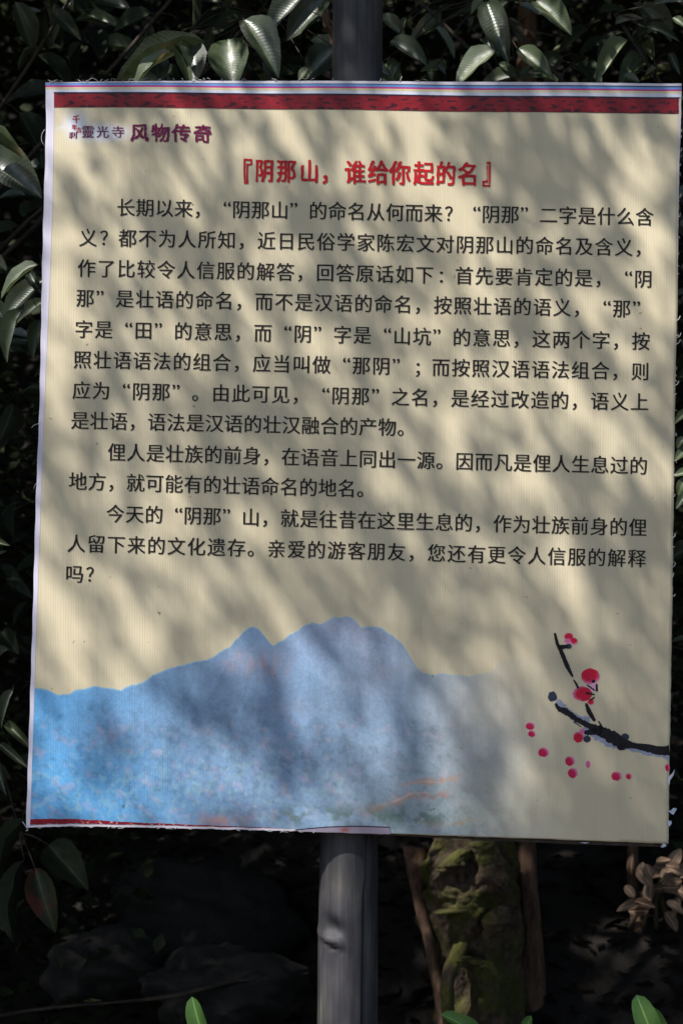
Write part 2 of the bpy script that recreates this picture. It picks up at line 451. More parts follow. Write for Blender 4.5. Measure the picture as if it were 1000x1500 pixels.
# printed colour bars along the top edge
def lr(a, b):   # y at left and right end
    return lambda x: a + (b - a) * (np.asarray(x) - 70) / 925 + 0.25 * np.sin(np.asarray(x) * .02)
bars = [('white', (ft), lr(121.0, 126.2), (226, 220, 234)), ('navy', lr(120.9, 126.2), lr(121.6, 128), (44, 48, 82)),
        ('blue', lr(121.6, 128), lr(124.6, 131.2), (112, 160, 224)), ('magenta', lr(124.6, 131.2), lr(127.4, 133.8), (206, 66, 150)),
        ('cream', lr(127.4, 133.8), lr(130.3, 137), (226, 216, 168)), ('pale', lr(130.3, 137), lr(134.4, 142.6), (224, 226, 240)),
        ('navy', lr(134.4, 142.6), lr(135.8, 144), (36, 34, 70))]
for k, (nm, a, b, c) in enumerate(bars):
    Lf = fl if k < 6 else (lambda y: 79 + 0 * y)
    lo = patch('colour_stripe', Lf, fr if k != 6 else (lambda y: fr(y) - 2), a, b, 150, 3, const(c), 1 if k % 2 else 1.4)
# white selvedge down the left side and lower left
def inner(y): return np.interp(y, [120, 150, 300, 400, 600, 900, 1212], [80.5, 80, 77.5, 74, 65.5, 55, 45])
patch('white_selvedge', fl, inner, lr(134, 142), 1211, 6, 160, const((224, 219, 236)), 1)
patch('white_selvedge', lambda y: fr(y) - np.interp(y, [140, 200, 300, 420], [6, 5, 2.5, .3]), fr, lr(144, 144), lambda x: 420 + 0 * x, 4, 60, const((206, 196, 196)), 1)

# red ornamental band with cloud scrolls
def scroll(x, y):
    yt = lr(135.8, 144)(x); v = (y - yt) / 22.5; X = (x - 80)
    s = np.zeros_like(x)
    warp = 10 * (vnoise(x * .03, v * 1.5, 31) - .5)
    per = 118.0
    for sh, cy, fx in ((0, .36, 1), (59, .66, -1), (28, .1, 1), (90, .9, -1)):
        q = ((X + sh + warp) % per) - per / 2
        dx = q / 34.0 * fx; dy = (v - cy) / .42
        rr = np.sqrt(dx * dx + dy * dy); th = np.arctan2(dy, dx)
        spiral = np.cos(rr * 9.5 - th * 1.0)
        s = np.maximum(s, (spiral > -.25) * (rr < 1.25) * np.where(rr < 1.25, 1, 0))
    tail = np.cos((v * 11 + X * .06 + 3 * np.sin(X * .024)))
    s = np.maximum(s, (tail > .45) * .8)
    dark = np.array(lin((66, 18, 32))); red = np.array(lin((150, 25, 36)))
    s = s * sstep(0.02, .1, v) * sstep(1.0, .93, v)
    s = s * (.6 + .4 * vnoise(x * .4, y * .4, 3))
    return dark + (red - dark) * s[:, None]
patch('header_band', lambda y: 79.5 + 0 * y, lambda y: fr(y) - 3.5, lr(135.8, 144), lr(156.8, 167), 1000, 26, scroll, 1.8)

# mountain print
RID = [(44, 1007), (49, 1006), (62, 1007), (75, 1012), (86, 1017), (104, 1015), (112, 1010), (125, 1008), (140, 1005), (158, 1007), (177, 1010), (195, 1003), (213, 998), (224, 989), (240, 982), (260, 975), (275, 972), (291, 968), (302, 967), (312, 962), (325, 954), (338, 946), (346, 936), (354, 928), (362, 921), (370, 918), (380, 922), (387, 931), (394, 940), (400, 946), (408, 940), (416, 937), (425, 929), (437, 923), (446, 915), (458, 912), (468, 914), (478, 910), (488, 905), (499, 905), (506, 902), (513, 904), (519, 908), (529, 919), (541, 917), (553, 918), (562, 923), (574, 931), (587, 941), (600, 962), (609, 976), (618, 986), (634, 988), (652, 986), (670, 988), (688, 990), (704, 987), (717, 986), (724, 978), (730, 972), (750, 965), (771, 962), (800, 958), (850, 956), (900, 956), (980, 956)]
def ridge(x): return ip(RID, x) + 3.4 * (fbm(np.asarray(x) * .14, 0 * np.asarray(x), 3, 12) - .5)
def mtn(x, y):
    h = y - ridge(x)
    rx_ = x * .8 + y * .6; ry_ = y * .8 - x * .6
    n1 = fbm(rx_ * .012, ry_ * .016, 5, 1); n2 = fbm(rx_ * .07, ry_ * .08, 5, 2); n3 = fbm(rx_ * .37, ry_ * .37, 2, 3)
    deep = np.array(lin((134, 164, 198))); sky_ = np.array(lin((98, 170, 226))); lav = np.array(lin((158, 178, 198)))
    grey = np.array(lin((164, 176, 168)))
    c = np.tile(deep, (len(x), 1))
    wl = (1 - sstep(60, 360, x - .5 * (y - 1080)))[:, None]; c = c * (1 - wl * .9) + sky_ * wl * .9
    wr = sstep(380, 620, x)[:, None]; c = c * (1 - wr * .7) + lav * wr * .7
    wt = (np.exp(-((x - 510) / 70) ** 2) * np.exp(-(h / 45) ** 2))[:, None]; c = c * (1 - .5 * wt) + np.array(lin((196, 192, 214))) * .5 * wt
    wb = (sstep(1060, 1200, y) * sstep(420, 700, x))[:, None]; c = c * (1 - wb * .6) + grey * wb * .6
    v = (.87 + .34 * (n1 - .5) + .20 * (n2 - .5) + .26 * (n3 - .5)); c = c * v[:, None] * 1.2
    # hazy foliage speckle low on the slope
    gsp = sstep(.50, .72, fbm(rx_ * .14, ry_ * .15, 4, 33)) * sstep(1020, 1150, y) * (x < 520)
    c = c + gsp[:, None] * (np.array(lin((178, 216, 210))) - c) * .26
    dk = sstep(.52, .75, fbm(rx_ * .10 + 50, ry_ * .12, 5, 9)) * sstep(1000, 1060, y)
    c = c * (1 - .18 * dk)[:, None]
    # ridges and gullies running down the slope
    gul = fbm((x + .35 * h) * .035, h * .012 + 5, 4, 91); c = c * (1 - .15 * sstep(.5, .7, gul) * sstep(4, 40, h))[:, None]
    pk = sstep(.55, .8, fbm(rx_ * .08 + 9, ry_ * .09, 4, 21)) * sstep(1030, 1080, y)
    c = c + pk[:, None] * (np.array(lin((214, 184, 200))) - c) * .25
    for (cx, cy, rx, ry, k) in ((352, 968, 26, 16, .5), (398, 975, 26, 22, .42), (430, 1035, 40, 14, .2), (545, 990, 50, 26, .2), (160, 1075, 60, 26, .14), (322, 1203, 36, 9, .75)):
        e = np.exp(-(((x - cx) / rx) ** 2 + ((y - cy) / ry) ** 2)) * (.4 + .9 * sstep(.35, .7, fbm(x * .16, y * .07, 4, 40))) * k * .8
        c = c + np.clip(e, 0, .85)[:, None] * (np.array(lin((206, 164, 158))) - c)
    # terraces of red earth
    def strip(xa, ya, xb, yb, wd, k, colr):
        nonlocal c
        t_ = np.clip((x - xa) / (xb - xa), 0, 1); yc = ya + (yb - ya) * t_ + 3 * np.sin(x * .06)
        e = np.exp(-((y - yc + 7 * (fbm(x * .09, y * .09, 3, 15) - .5)) / (wd * (.3 + 1.1 * vnoise(x * .11, y * .05, 8)))) ** 2) * (.45 + .8 * sstep(.3, .7, fbm(x * .15, y * .12, 3, 16))) * sstep(xa - 12, xa + 14, x) * (1 - sstep(xb - 14, xb + 12, x)) * k
        c = c + e[:, None] * (np.array(lin(colr)) - c)
    strip(530, 1188, 625, 1163, 7, .7, (186, 150, 134)); strip(590, 1152, 672, 1136, 6, .8, (192, 160, 148)); strip(560, 1178, 640, 1158, 2, .9, (214, 190, 180))
    strip(610, 1172, 660, 1158, 4, .6, (190, 136, 116)); strip(610, 1206, 700, 1203, 5, .6, (196, 168, 140)); strip(600, 1150, 640, 1143, 2, .6, (216, 186, 176))
    # hedge of dark trees near the lower edge
    tr = sstep(.40, .58, fbm(x * .055 + 3, y * .07, 4, 61)) * np.exp(-((y - 1196) / 15) ** 2) * sstep(380, 430, x) * (1 - .75 * sstep(620, 700, x))
    c = c + (.75 * tr)[:, None] * (np.array(lin((104, 128, 118))) * (.7 + .6 * n3)[:, None] - c)
    # fade into the plain colour to the right
    f = sstep(560, 800, x + 70 * (n1 - .5) - .28 * (y - 960))[:, None]; f = np.maximum(f, .0)
    f2 = np.clip(f + .0, 0, 1)
    c = c * (1 - f2) + BEIGE * f2
    edge = (np.clip((h - 1.2) / 1.4, 0, 1) * 1.0)[:, None]
    rimc = np.array(lin((150, 192, 220)))
    c = c * edge + (rimc * (1 - f2) + BEIGE * f2) * (1 - edge)
    return c
patch('mountain_print', lambda y: inner(y) - .6, lambda y: 905 + 0 * y, ridge, lambda x: fb(x) - np.interp(x, [40, 430, 470, 980], [3.2, 2.6, 1.2, .8]), 560, 200, mtn, .8)
# leftover red strip and white fold at the bottom edge
patch('red_strip', lambda y: inner(y), lambda y: 425 + 0 * y, lambda x: fb(x) - np.interp(x, [43, 120, 200, 425], [12, 10, 6.5, 3]), lambda x: fb(x) - np.interp(x, [43, 200, 425], [3, 2.4, 1.5]) - 1.6 * vnoise(np.asarray(x) * .25, 0 * np.asarray(x), 4), 220, 4, lambda x, y: np.array(lin((150, 20, 40))) * (.45 + .8 * vnoise(x * .5, y * .7, 5))[:, None] + (sstep(.66, .8, vnoise(x * .35, y * .4, 77)) * sstep(90, 150, x))[:, None] * .35, 1.6)
patch('white_fold', lambda y: fl(y) , lambda y: 440 + 0 * y, lambda x: fb(x) - 2.6, lambda x: fb(x) + .9 * vnoise(np.asarray(x) * .3, 0 * np.asarray(x), 44), 160, 3, const((228, 220, 232)), 2)
patch('folded_flap', 436, 571, lambda x: np.interp(x, [436, 480, 520, 571], [1215, 1211.6, 1210.4, 1212]), lambda x: fb(x) + .6, 60, 4,
      lambda x, y: np.array(lin((150, 140, 158))) * (.85 + .3 * vnoise(x * .06, y * .2, 5))[:, None] + (np.exp(-((x - 505) / 7) ** 2) * np.exp(-((y - 1215) / 3) ** 2))[:, None] * (np.array(lin((150, 60, 40))) - np.array(lin((150, 140, 158)))), 4)
patch('flap_edge', 432, 571, lambda x: np.interp(x, [432, 480, 520, 571], [1214.6, 1210.4, 1209, 1210.6]), lambda x: np.interp(x, [432, 480, 520, 571], [1216, 1211.7, 1210.5, 1212.1]), 60, 3, const((40, 28, 40)), 4.4)

# ---- lettering: every glyph is meshed once, then stamped on the waving cloth
_gl = {}
def glyph(ch, bold):
    key = (ch, bold)
    if key not in _gl:
        cu = bpy.data.curves.new('glyph', 'FONT'); cu.body = ch; cu.size = 1; cu.offset = bold; cu.resolution_u = 3
        o = bpy.data.objects.new('glyph', cu); COL.objects.link(o)
        bpy.context.view_layer.update()
        dg = bpy.context.evaluated_depsgraph_get()
        me = bpy.data.meshes.new_from_object(o.evaluated_get(dg))
        v = np.array([(a.co.x, a.co.y) for a in me.vertices]); f = [tuple(q.vertices) for q in me.polygons]
        bpy.data.meshes.remove(me); bpy.data.objects.remove(o); bpy.data.curves.remove(cu)
        _gl[key] = (v, f)
    return _gl[key]

def subdivide_tris(v, f, it):
    for _ in range(it):
        v = list(map(tuple, v)); e = {}; nf = []
        def mid(a, b):
            k = (min(a, b), max(a, b))
            if k not in e:
                e[k] = len(v); v.append(((v[a][0] + v[b][0]) / 2, (v[a][1] + v[b][1]) / 2))
            return e[k]
        for t3 in f:
            if len(t3) != 3: nf.append(t3); continue
            a, b, c = t3; x, y, z = mid(a, b), mid(b, c), mid(c, a)
            nf += [(a, x, z), (x, b, y), (z, y, c), (x, y, z)]
        f = nf
    return np.array(v), f

def stamp(items, name, mat, layer, bold=.25, wob=0.0, sub=0, parent=None, label=None):
    # heavier strokes: the same glyph printed over itself, slightly shifted
    offs = [(0, 0)] if bold == 0 else ([(-bold, 0), (bold, .0)] if bold < .45 else [(-bold, -bold * .6), (bold, -bold * .6), (-bold, bold * .6), (bold, bold * .6), (0, 0)])
    """items: (char, centre px, centre py, em width px, em height px, slope)"""
    V = []; F = []
    for (ch, cx, cy, ew, eh, sl_) in items:
        v, f = glyph(ch, 0)
        if sub: v, f = subdivide_tris(v, f, sub)
        if ch in '“”':
            x = (v[:, 0] - (v[:, 0].min() + v[:, 0].max()) / 2) * 1.05 + (.27 if ch == '“' else -.27); y = v[:, 1] - .02 - .38 + .1
        elif ch == '？':
            x = (v[:, 0] - .25) * .92 - .2; y = v[:, 1] * 1.0 - .38
        elif ch in '：；':
            x = (v[:, 0] - .25) - .16; y = v[:, 1] * .9 - .38
        elif ch == '『': x = v[:, 0] - (v[:, 0].min() + v[:, 0].max()) / 2; y = v[:, 1] - (v[:, 1].min() + v[:, 1].max()) / 2
        elif ch == '』': x = v[:, 0] - (v[:, 0].min() + v[:, 0].max()) / 2; y = v[:, 1] - (v[:, 1].min() + v[:, 1].max()) / 2
        else:
            x = v[:, 0] - .5; y = v[:, 1] - .38
            if ch == '，': y = y * 1.0
        X = x * ew; Y = -y * eh
        if wob:
            dxw = wob * (vnoise(X * .35 + cx, Y * .35 + cy, 3) - .5) * 2 + wob * .6 * (vnoise(X * .9 + cx, Y * .9, 4) - .5)
            dyw = wob * (vnoise(X * .35 + cx + 40, Y * .35, 7) - .5) * 2
            X = X + dxw; Y = Y + dyw
        for qq, (ox, oy) in enumerate(offs):
            X2 = cx + X - Y * sl_ * .8 + ox; Y2 = cy + Y + X * sl_ + oy
            o = len(V); V += list(board(X2, Y2, layer + qq * .25)); F += [tuple(i + o for i in q) for q in f]
    me = mesh(name, np.array(V), F, smooth=False)
    o = obj(name, me, mat, parent or banner)
    if label: o['label'] = label
    return o

LINES = [
 ('　　长期以来，“阴那山”的命名从何而来？“阴那”二字是什么含', 115, 957, 303.2, 318),
 ('义？都不为人所知，近日民俗学家陈宏文对阴那山的命名及含义，', 115, 956, 348, 363),
 ('作了比较令人信服的解答，回答原话如下：首先要肯定的是，“阴', 113, 955.5, 392.8, 409),
 ('那”是壮语的命名，而不是汉语的命名，按照壮语的语义，“那”', 111, 953, 436.5, 453),
 ('字是“田”的意思，而“阴”字是“山坑”的意思，这两个字，按', 109, 952, 482, 500),
 ('照壮语语法的组合，应当叫做“那阴”；而按照汉语语法组合，则', 107, 951, 526.5, 544.5),
 ('应为“阴那”。由此可见，“阴那”之名，是经过改造的，语义上', 105.5, 950, 571.5, 589),
 ('是壮语，语法是汉语的壮汉融合的产物。', 104, None, 615.5, 634),
 ('　　俚人是壮族的前身，在语音上同出一源。因而凡是俚人生息过的', 101, 948, 660.5, 682.5),
 ('地方，就可能有的壮语命名的地名。', 101, None, 704.5, 727),
 ('　　今天的“阴那”山，就是往昔在这里生息的，作为壮族前身的俚', 99, 947, 750.5, 772.5),
 ('人留下来的文化遗存。亲爱的游客朋友，您还有更令人信服的解释', 98, 946, 795.5, 818),
 ('吗？', 96, None, 840, 863)]
for (s, xa, xb, ya, yb) in LINES:
    pitch = (xb - xa) / len(s) if xb else 28.05
    sl_ = (yb - ya) / 840
    it = []
    for k, ch in enumerate(s):
        if ch == '　': continue
        cx = xa + (k + .5) * pitch
        it.append((ch, cx, ya + (cx - xa) * sl_, 27.6, 28.2, sl_))
    stamp(it, 'text_line', M_ink, 2, bold=.3)

TT = [('『', 363, 251.5, 27, 54), ('阴', 387.5, 250.5, 28, 36), ('那', 419.5, 251, 28.5, 36), ('山', 453, 252, 29, 36), ('，', 484.5, 252.5, 30, 36),
      ('谁', 520, 253, 31, 37), ('给', 553.5, 253, 31, 37), ('你', 585.5, 253.5, 31, 37), ('起', 620, 254, 31, 37), ('的', 652.5, 254.5, 30, 37), ('名', 685, 255, 31, 37), ('』', 712, 255.5, 27, 54)]
stamp([(c, x, y, a * 1.02, b, .015) for c, x, y, a, b in TT], 'title_text', M_red, 2, bold=.8, wob=.75, sub=2)
HT = [('风', 205, 195), ('物', 236, 195.3), ('传', 266, 195.8), ('奇', 297, 196.3)]
stamp([(c, x, y, 28, 28, .01) for c, x, y in HT], 'heading_text', M_purple, 2, bold=.75, wob=.9, sub=2)
# temple emblem: soft white glow, then the characters
def glow(x, y):
    e = np.maximum(np.exp(-(((x - 112) / 17) ** 2 + ((y - 184) / 20) ** 2) ** 1.3), .95 * np.exp(-(((x - 150) / 42) ** 2 + ((y - 195) / 12.5) ** 2) ** 1.6))
    st = np.exp(-((y - 184 + .25 * (x - 100)) / 4) ** 2) * np.exp(-((x - 96) / 14) ** 2) * .6
    e = np.clip(np.maximum(e, st), 0, 1)[:, None]
    return BEIGE * (1 - e) + np.array(lin((232, 236, 248))) * e
patch('emblem_glow', 82, 206, 160, 226, 90, 50, glow, .3)
stamp([('靈', 129.5, 193.3, 19.5, 19.5, .01), ('光', 151, 193.6, 19, 18.5, .01), ('寺', 173.5, 193.8, 19.5, 18.5, .01)], 'emblem_text', M_purple, 2, bold=.25, wob=.2, sub=1)
stamp([('千', 112, 175, 12, 13, .0), ('年', 109.5, 186.5, 8, 9, .0), ('古', 116, 190.5, 8, 9, 0)], 'emblem_text', M_red, 2, bold=.3, wob=.3, sub=1)
stamp([('刹', 107.5, 198, 13, 11, 0)], 'emblem_text', M_purple, 2, bold=.3, wob=.2, sub=1)

# ---- plum blossom branch (brush painting print)
def cp(x, y): return (740 + x * .26, 900 + y * .26)
def brush(pts, widths, seed=0, jit=.12, tip=True):
    n = max(12, int(len(pts) * 9))
    P = curve_pts([(*cp(*p), 0) for p in pts], n); W = np.interp(np.linspace(0, 1, n), np.linspace(0, 1, len(widths)), widths) * .235
    L = []; R = []
    r = random.Random(seed)
    for k in range(n):
        t_ = (P[min(k + 1, n - 1)] - P[max(0, k - 1)]).normalized(); nn = Vector((-t_.y, t_.x, 0))
        w1 = W[k] / 2 * (1 + jit * (r.random() - .5) * 2); w2 = W[k] / 2 * (1 + jit * (r.random() - .5) * 2)
        if tip and k in (0, n - 1): w1 *= .5; w2 *= .5
        L.append(P[k] + nn * w1); R.append(P[k] - nn * w2)
    V = [(p.x, p.y) for q in zip(L, R) for p in q]
    F = [(2 * k, 2 * k + 1, 2 * k + 3, 2 * k + 2) for k in range(n - 1)]
    return V, F
def blob(cx, cy, rx, ry, seed=0, jit=.08, n=18):
    r = random.Random(seed); c = cp(cx, cy); V = [c]
    for k in range(n):
        a = 2 * math.pi * k / n; j = 1 + jit * (r.random() - .5) * 2
        V.append((c[0] + rx * .26 * j * math.cos(a), c[1] + ry * .26 * j * math.sin(a)))
    return V, [(0, 1 + k, 1 + (k + 1) % n) for k in range(n)]
def printed(name, parts, rgb, layer, mottled=.3, label=None, parent=None):
    V, F = join(parts); v = np.array(V)
    c = np.array(lin(rgb)) * (1 - mottled / 2 + mottled * vnoise(v[:, 0] * .5, v[:, 1] * .5, 6))[:, None]
    o = obj(name, mesh(name, board(v[:, 0], v[:, 1], layer), F, smooth=False, cols=c), M_vinyl, parent or banner)
    if label: o['label'] = label
    return o
printed('branch_wash', [brush([(290, 480), (340, 540), (400, 585), (470, 620)], [30, 46, 46, 40], 1, .3), brush([(470, 640), (540, 690), (600, 725), (700, 742), (800, 770), (918, 792)], [60, 70, 50, 44, 46, 44], 2, .3),
        blob(450, 590, 22, 20, 3, .3), brush([(430, 660), (540, 650)], [46, 50], 5, .3), brush([(880, 800), (918, 812)], [10, 22], 4)], (158, 166, 190), 1.2, .3)
printed('branch_brush', [brush([(275, 103), (290, 165), (310, 205), (345, 290), (377, 352)], [14, 21, 25, 28, 12], 1), brush([(300, 185), (350, 178)], [30, 22], 2),
        brush([(380, 366), (394, 388), (408, 416)], [7, 13, 14], 3), brush([(450, 498), (468, 545), (500, 600)], [14, 30, 20], 4),
        brush([(278, 500), (300, 530), (340, 548), (400, 590), (470, 628), (520, 650), (600, 692), (655, 722), (720, 738), (800, 752), (870, 766), (919, 763)], [12, 30, 40, 32, 34, 60, 78, 64, 34, 46, 54, 68], 5, .16, False),
        brush([(380, 603), (425, 633)], [7, 5], 6), brush([(520, 598), (548, 645)], [8, 14], 7), blob(650, 745, 26, 20, 8), brush([(440, 665), (540, 655)], [26, 50], 9),
        brush([(455, 395), (500, 428)], [9, 9], 11), brush([(448, 441), (500, 451)], [15, 9], 12), brush([(472, 482), (500, 465)], [11, 8], 13), brush([(510, 390), (511, 433)], [12, 14], 14), blob(492, 375, 10, 10, 15)], (22, 20, 30), 2.4, .8)
for kb in (blob(262, 460, 27, 28, 21, .14), blob(352, 179, 19, 14, 22), blob(455, 700, 21, 20, 23), blob(670, 689, 22, 20, 24)): printed('branch_knob', [kb], (52, 58, 78), 2.0, .5)
def petal(cx, cy, rx, ry, ox=.35, oy=-.3, seed=0, deep=(214, 20, 62), pink=(232, 130, 178)):
    n = 20; rings = [0, .35, .62, .82, 1.0]; V = [cp(cx, cy)]; C = [np.array(lin(deep))]
    r = random.Random(seed); J = [1 + .12 * (r.random() - .5) for _ in range(n)]
    for q in rings[1:]:
        for k in range(n):
            a = 2 * math.pi * k / n; dx = math.cos(a); dy = math.sin(a)
            V.append((cp(cx, cy)[0] + rx * .26 * q * dx * J[k], cp(cx, cy)[1] + ry * .26 * q * dy * J[k]))
            f = np.clip((dx * ox + dy * oy) * 2.6 * q * q + (q - .74) * 1.8, 0, 1)
            C.append(np.array(lin(deep)) * (1 - f) + np.array(lin(pink)) * f)
    F = [(0, 1 + k, 1 + (k + 1) % n) for k in range(n)]
    for j in range(len(rings) - 2):
        for k in range(n):
            a = 1 + j * n; F.append((a + k, a + n + k, a + n + (k + 1) % n, a + (k + 1) % n))
    return V, F, C
PET = [[(354, 126, 25, 23, 0, 0, 3), (383, 150, 20, 18, .1, .5, 2), (348, 152, 20, 18, .0, .6, 1, (230, 120, 170), (236, 200, 216))],
       [(430, 445, 54, 42, -.25, -.05, 5), (475, 348, 52, 45, .1, .35, 6), (478, 492, 18, 17, .2, .2, 7), (494, 410, 24, 25, .6, .6, 4, (238, 176, 206), (236, 206, 222))],
       [(432, 660, 20, 18, .5, .4, 8, (226, 120, 170), (236, 190, 214)), (408, 690, 29, 31, .1, -.2, 9)]]
for grp in PET:
    V = []; F = []; C = []
    for a in grp:
        v, f, c = petal(*a) if len(a) == 7 else petal(*a[:7], deep=a[7], pink=a[8]); o = len(V); V += v; C += c; F += [tuple(i + o for i in q) for q in f]
    v = np.array(V)
    lay = np.repeat(1.6 + .12 * np.arange(len(grp)), len(V) // len(grp))
    P = board(v[:, 0], v[:, 1], 0); P[:, 1] -= .00045 * lay
    obj('blossom', mesh('blossom', P, F, smooth=False, cols=np.array(C)), M_vinyl, banner)
for a in [(138, 628, 25, 21), (146, 671, 21, 18), (212, 775, 30, 27), (360, 825, 27, 27), (376, 892, 28, 29), (463, 842, 13, 21), (622, 909, 29, 26), (691, 910, 16, 17), (909, 861, 13, 21)]:
    v, f, c = petal(*a, ox=.55 if a[0] > 150 else .35, oy=-.35, seed=int(a[0]), deep=(206, 28, 82) if a[0] != 463 else (216, 100, 150)); v = np.array(v)
    obj('petal', mesh('petal', board(v[:, 0], v[:, 1], 1.6), f, smooth=False, cols=np.array(c)), M_vinyl, banner)

# ---- loose threads and torn scraps round the edge
def thread(pts, r=.0004, mat=M_thread):
    P = curve_pts([Vector(board(a, b, 2)) + Vector((0, (k % 2) * -.002, 0)) for k, (a, b) in enumerate(pts)], 9)
    obj('loose_thread', mesh('loose_thread', *(lambda t: (np.array(t[0]), t[1]))(tube(P, [r] * 9, 4))), mat, banner)
thread([(66, 214), (61.5, 206), (62, 196), (66, 190)]); thread([(47, 627), (51, 623), (60, 620)], .00045); thread([(50, 716), (54, 708), (60, 704)], .0003)
thread([(71, 117), (76, 119.5), (82, 118), (72, 122)]); thread([(115, 117), (120, 121)]); thread([(128, 120), (136, 115), (144, 119)])
for k in range(46):
    x = random.choice([random.uniform(66, 320), random.uniform(66, 640)]); y = float(ft(x))
    h = random.uniform(1.2, 4.5); thread([(x, y + 1.5), (x + random.uniform(-2, 2), y - h * .6), (x + random.uniform(-5, 5), y - h)], random.uniform(.00018, .00035))
thread([(282, 122), (286, 114), (291, 117)], .0004); thread([(352, 122), (357, 116), (362, 120)], .0003); thread([(556, 121), (558, 116)], .0007); thread([(585, 121), (587, 115), (589, 113)], .0005)
for k in range(30):
    y = random.uniform(180, 900); x = float(fr(y)); h = random.uniform(1, 3.5)
    thread([(x - 1, y), (x + h * .6, y + random.uniform(-2, 2)), (x + h, y + random.uniform(-5, 5))], random.uniform(.0002, .0005))
for (x, y, h) in ((991, 495, 5), (989, 505, 6), (990, 470, 5), (988, 565, 5), (984, 788, 4), (984, 831, 4), (982.5, 846, 3)):
    thread([(x - 1, y), (x + h * .5, y - 2), (x + h, y - 7)], .0006)
for k in range(26):
    x = random.uniform(50, 460); y = float(fb(x)); thread([(x, y - 2), (x + random.uniform(-3, 3), y + 1), (x + random.uniform(-6, 6), y + random.uniform(.5, 2.6))], .0004)
thread([(34, 1203), (38, 1208), (42, 1215), (39, 1216)], .0009)
def scrap(pts):
    v = np.array(pts, float); f = [tuple(range(len(pts)))]
    P = board(v[:, 0], v[:, 1], 3); n = len(P); Q = P.copy(); Q[:, 1] += .0006
    P[:, 1] -= .002 * RNG.random(n)
    F = [tuple(range(n)), tuple(range(2 * n - 1, n - 1, -1))] + [(k, (k + 1) % n, n + (k + 1) % n, n + k) for k in range(n)]
    obj('torn_scrap', mesh('torn_scrap', np.concatenate([P, Q]), F, smooth=False), M_scrap, banner)
scrap([(978, 1137), (983, 1133), (987, 1127), (985, 1136), (980, 1143), (979, 1150), (977, 1144)]); scrap([(977, 1187), (981, 1187), (985, 1183), (990, 1184), (985, 1193), (981, 1191)])
scrap([(977, 1202), (982, 1202), (982, 1206), (979, 1210), (976, 1206)]); scrap([(966, 1240), (971, 1234), (975, 1238), (970, 1241)]); scrap([(848, 1233), (862, 1233.4), (856, 1235)])

# ---- timber frame and the pole behind the cloth
def bar(name, pts, y0, y1, mat, parent):
    n = len(pts); v = [(*board(a, b)[[0]], y0, board(a, b)[2]) for a, b in pts] + [(*board(a, b)[[0]], y1, board(a, b)[2]) for a, b in pts]
    F = [tuple(range(n)), tuple(range(2 * n - 1, n - 1, -1))] + [(k, (k + 1) % n, n + (k + 1) % n, n + k) for k in range(n)]
    return obj(name, mesh(name, np.array(v), F, smooth=False), mat, parent)
bar('frame_rail', [(72, 124), (992, 127), (992, 158), (72, 154)], .004, .032, M_wood, notice)
bar('frame_rail', [(46, 1180), (400, 1185), (974, 1200), (972, 1241), (840, 1237), (575, 1224.5), (400, 1217), (46, 1209)], .004, .032, M_wood, notice)
bar('frame_stile', [(72, 155), (103, 155), (78, 1180), (46, 1180)], .004, .032, M_wood, notice)
bar('frame_stile', [(960, 159), (991, 159), (974, 1199), (944, 1199)], .004, .032, M_wood, notice)
bar('frame_rail', [(92, 660), (960, 672), (960, 702), (92, 690)], .005, .031, M_wood, notice)
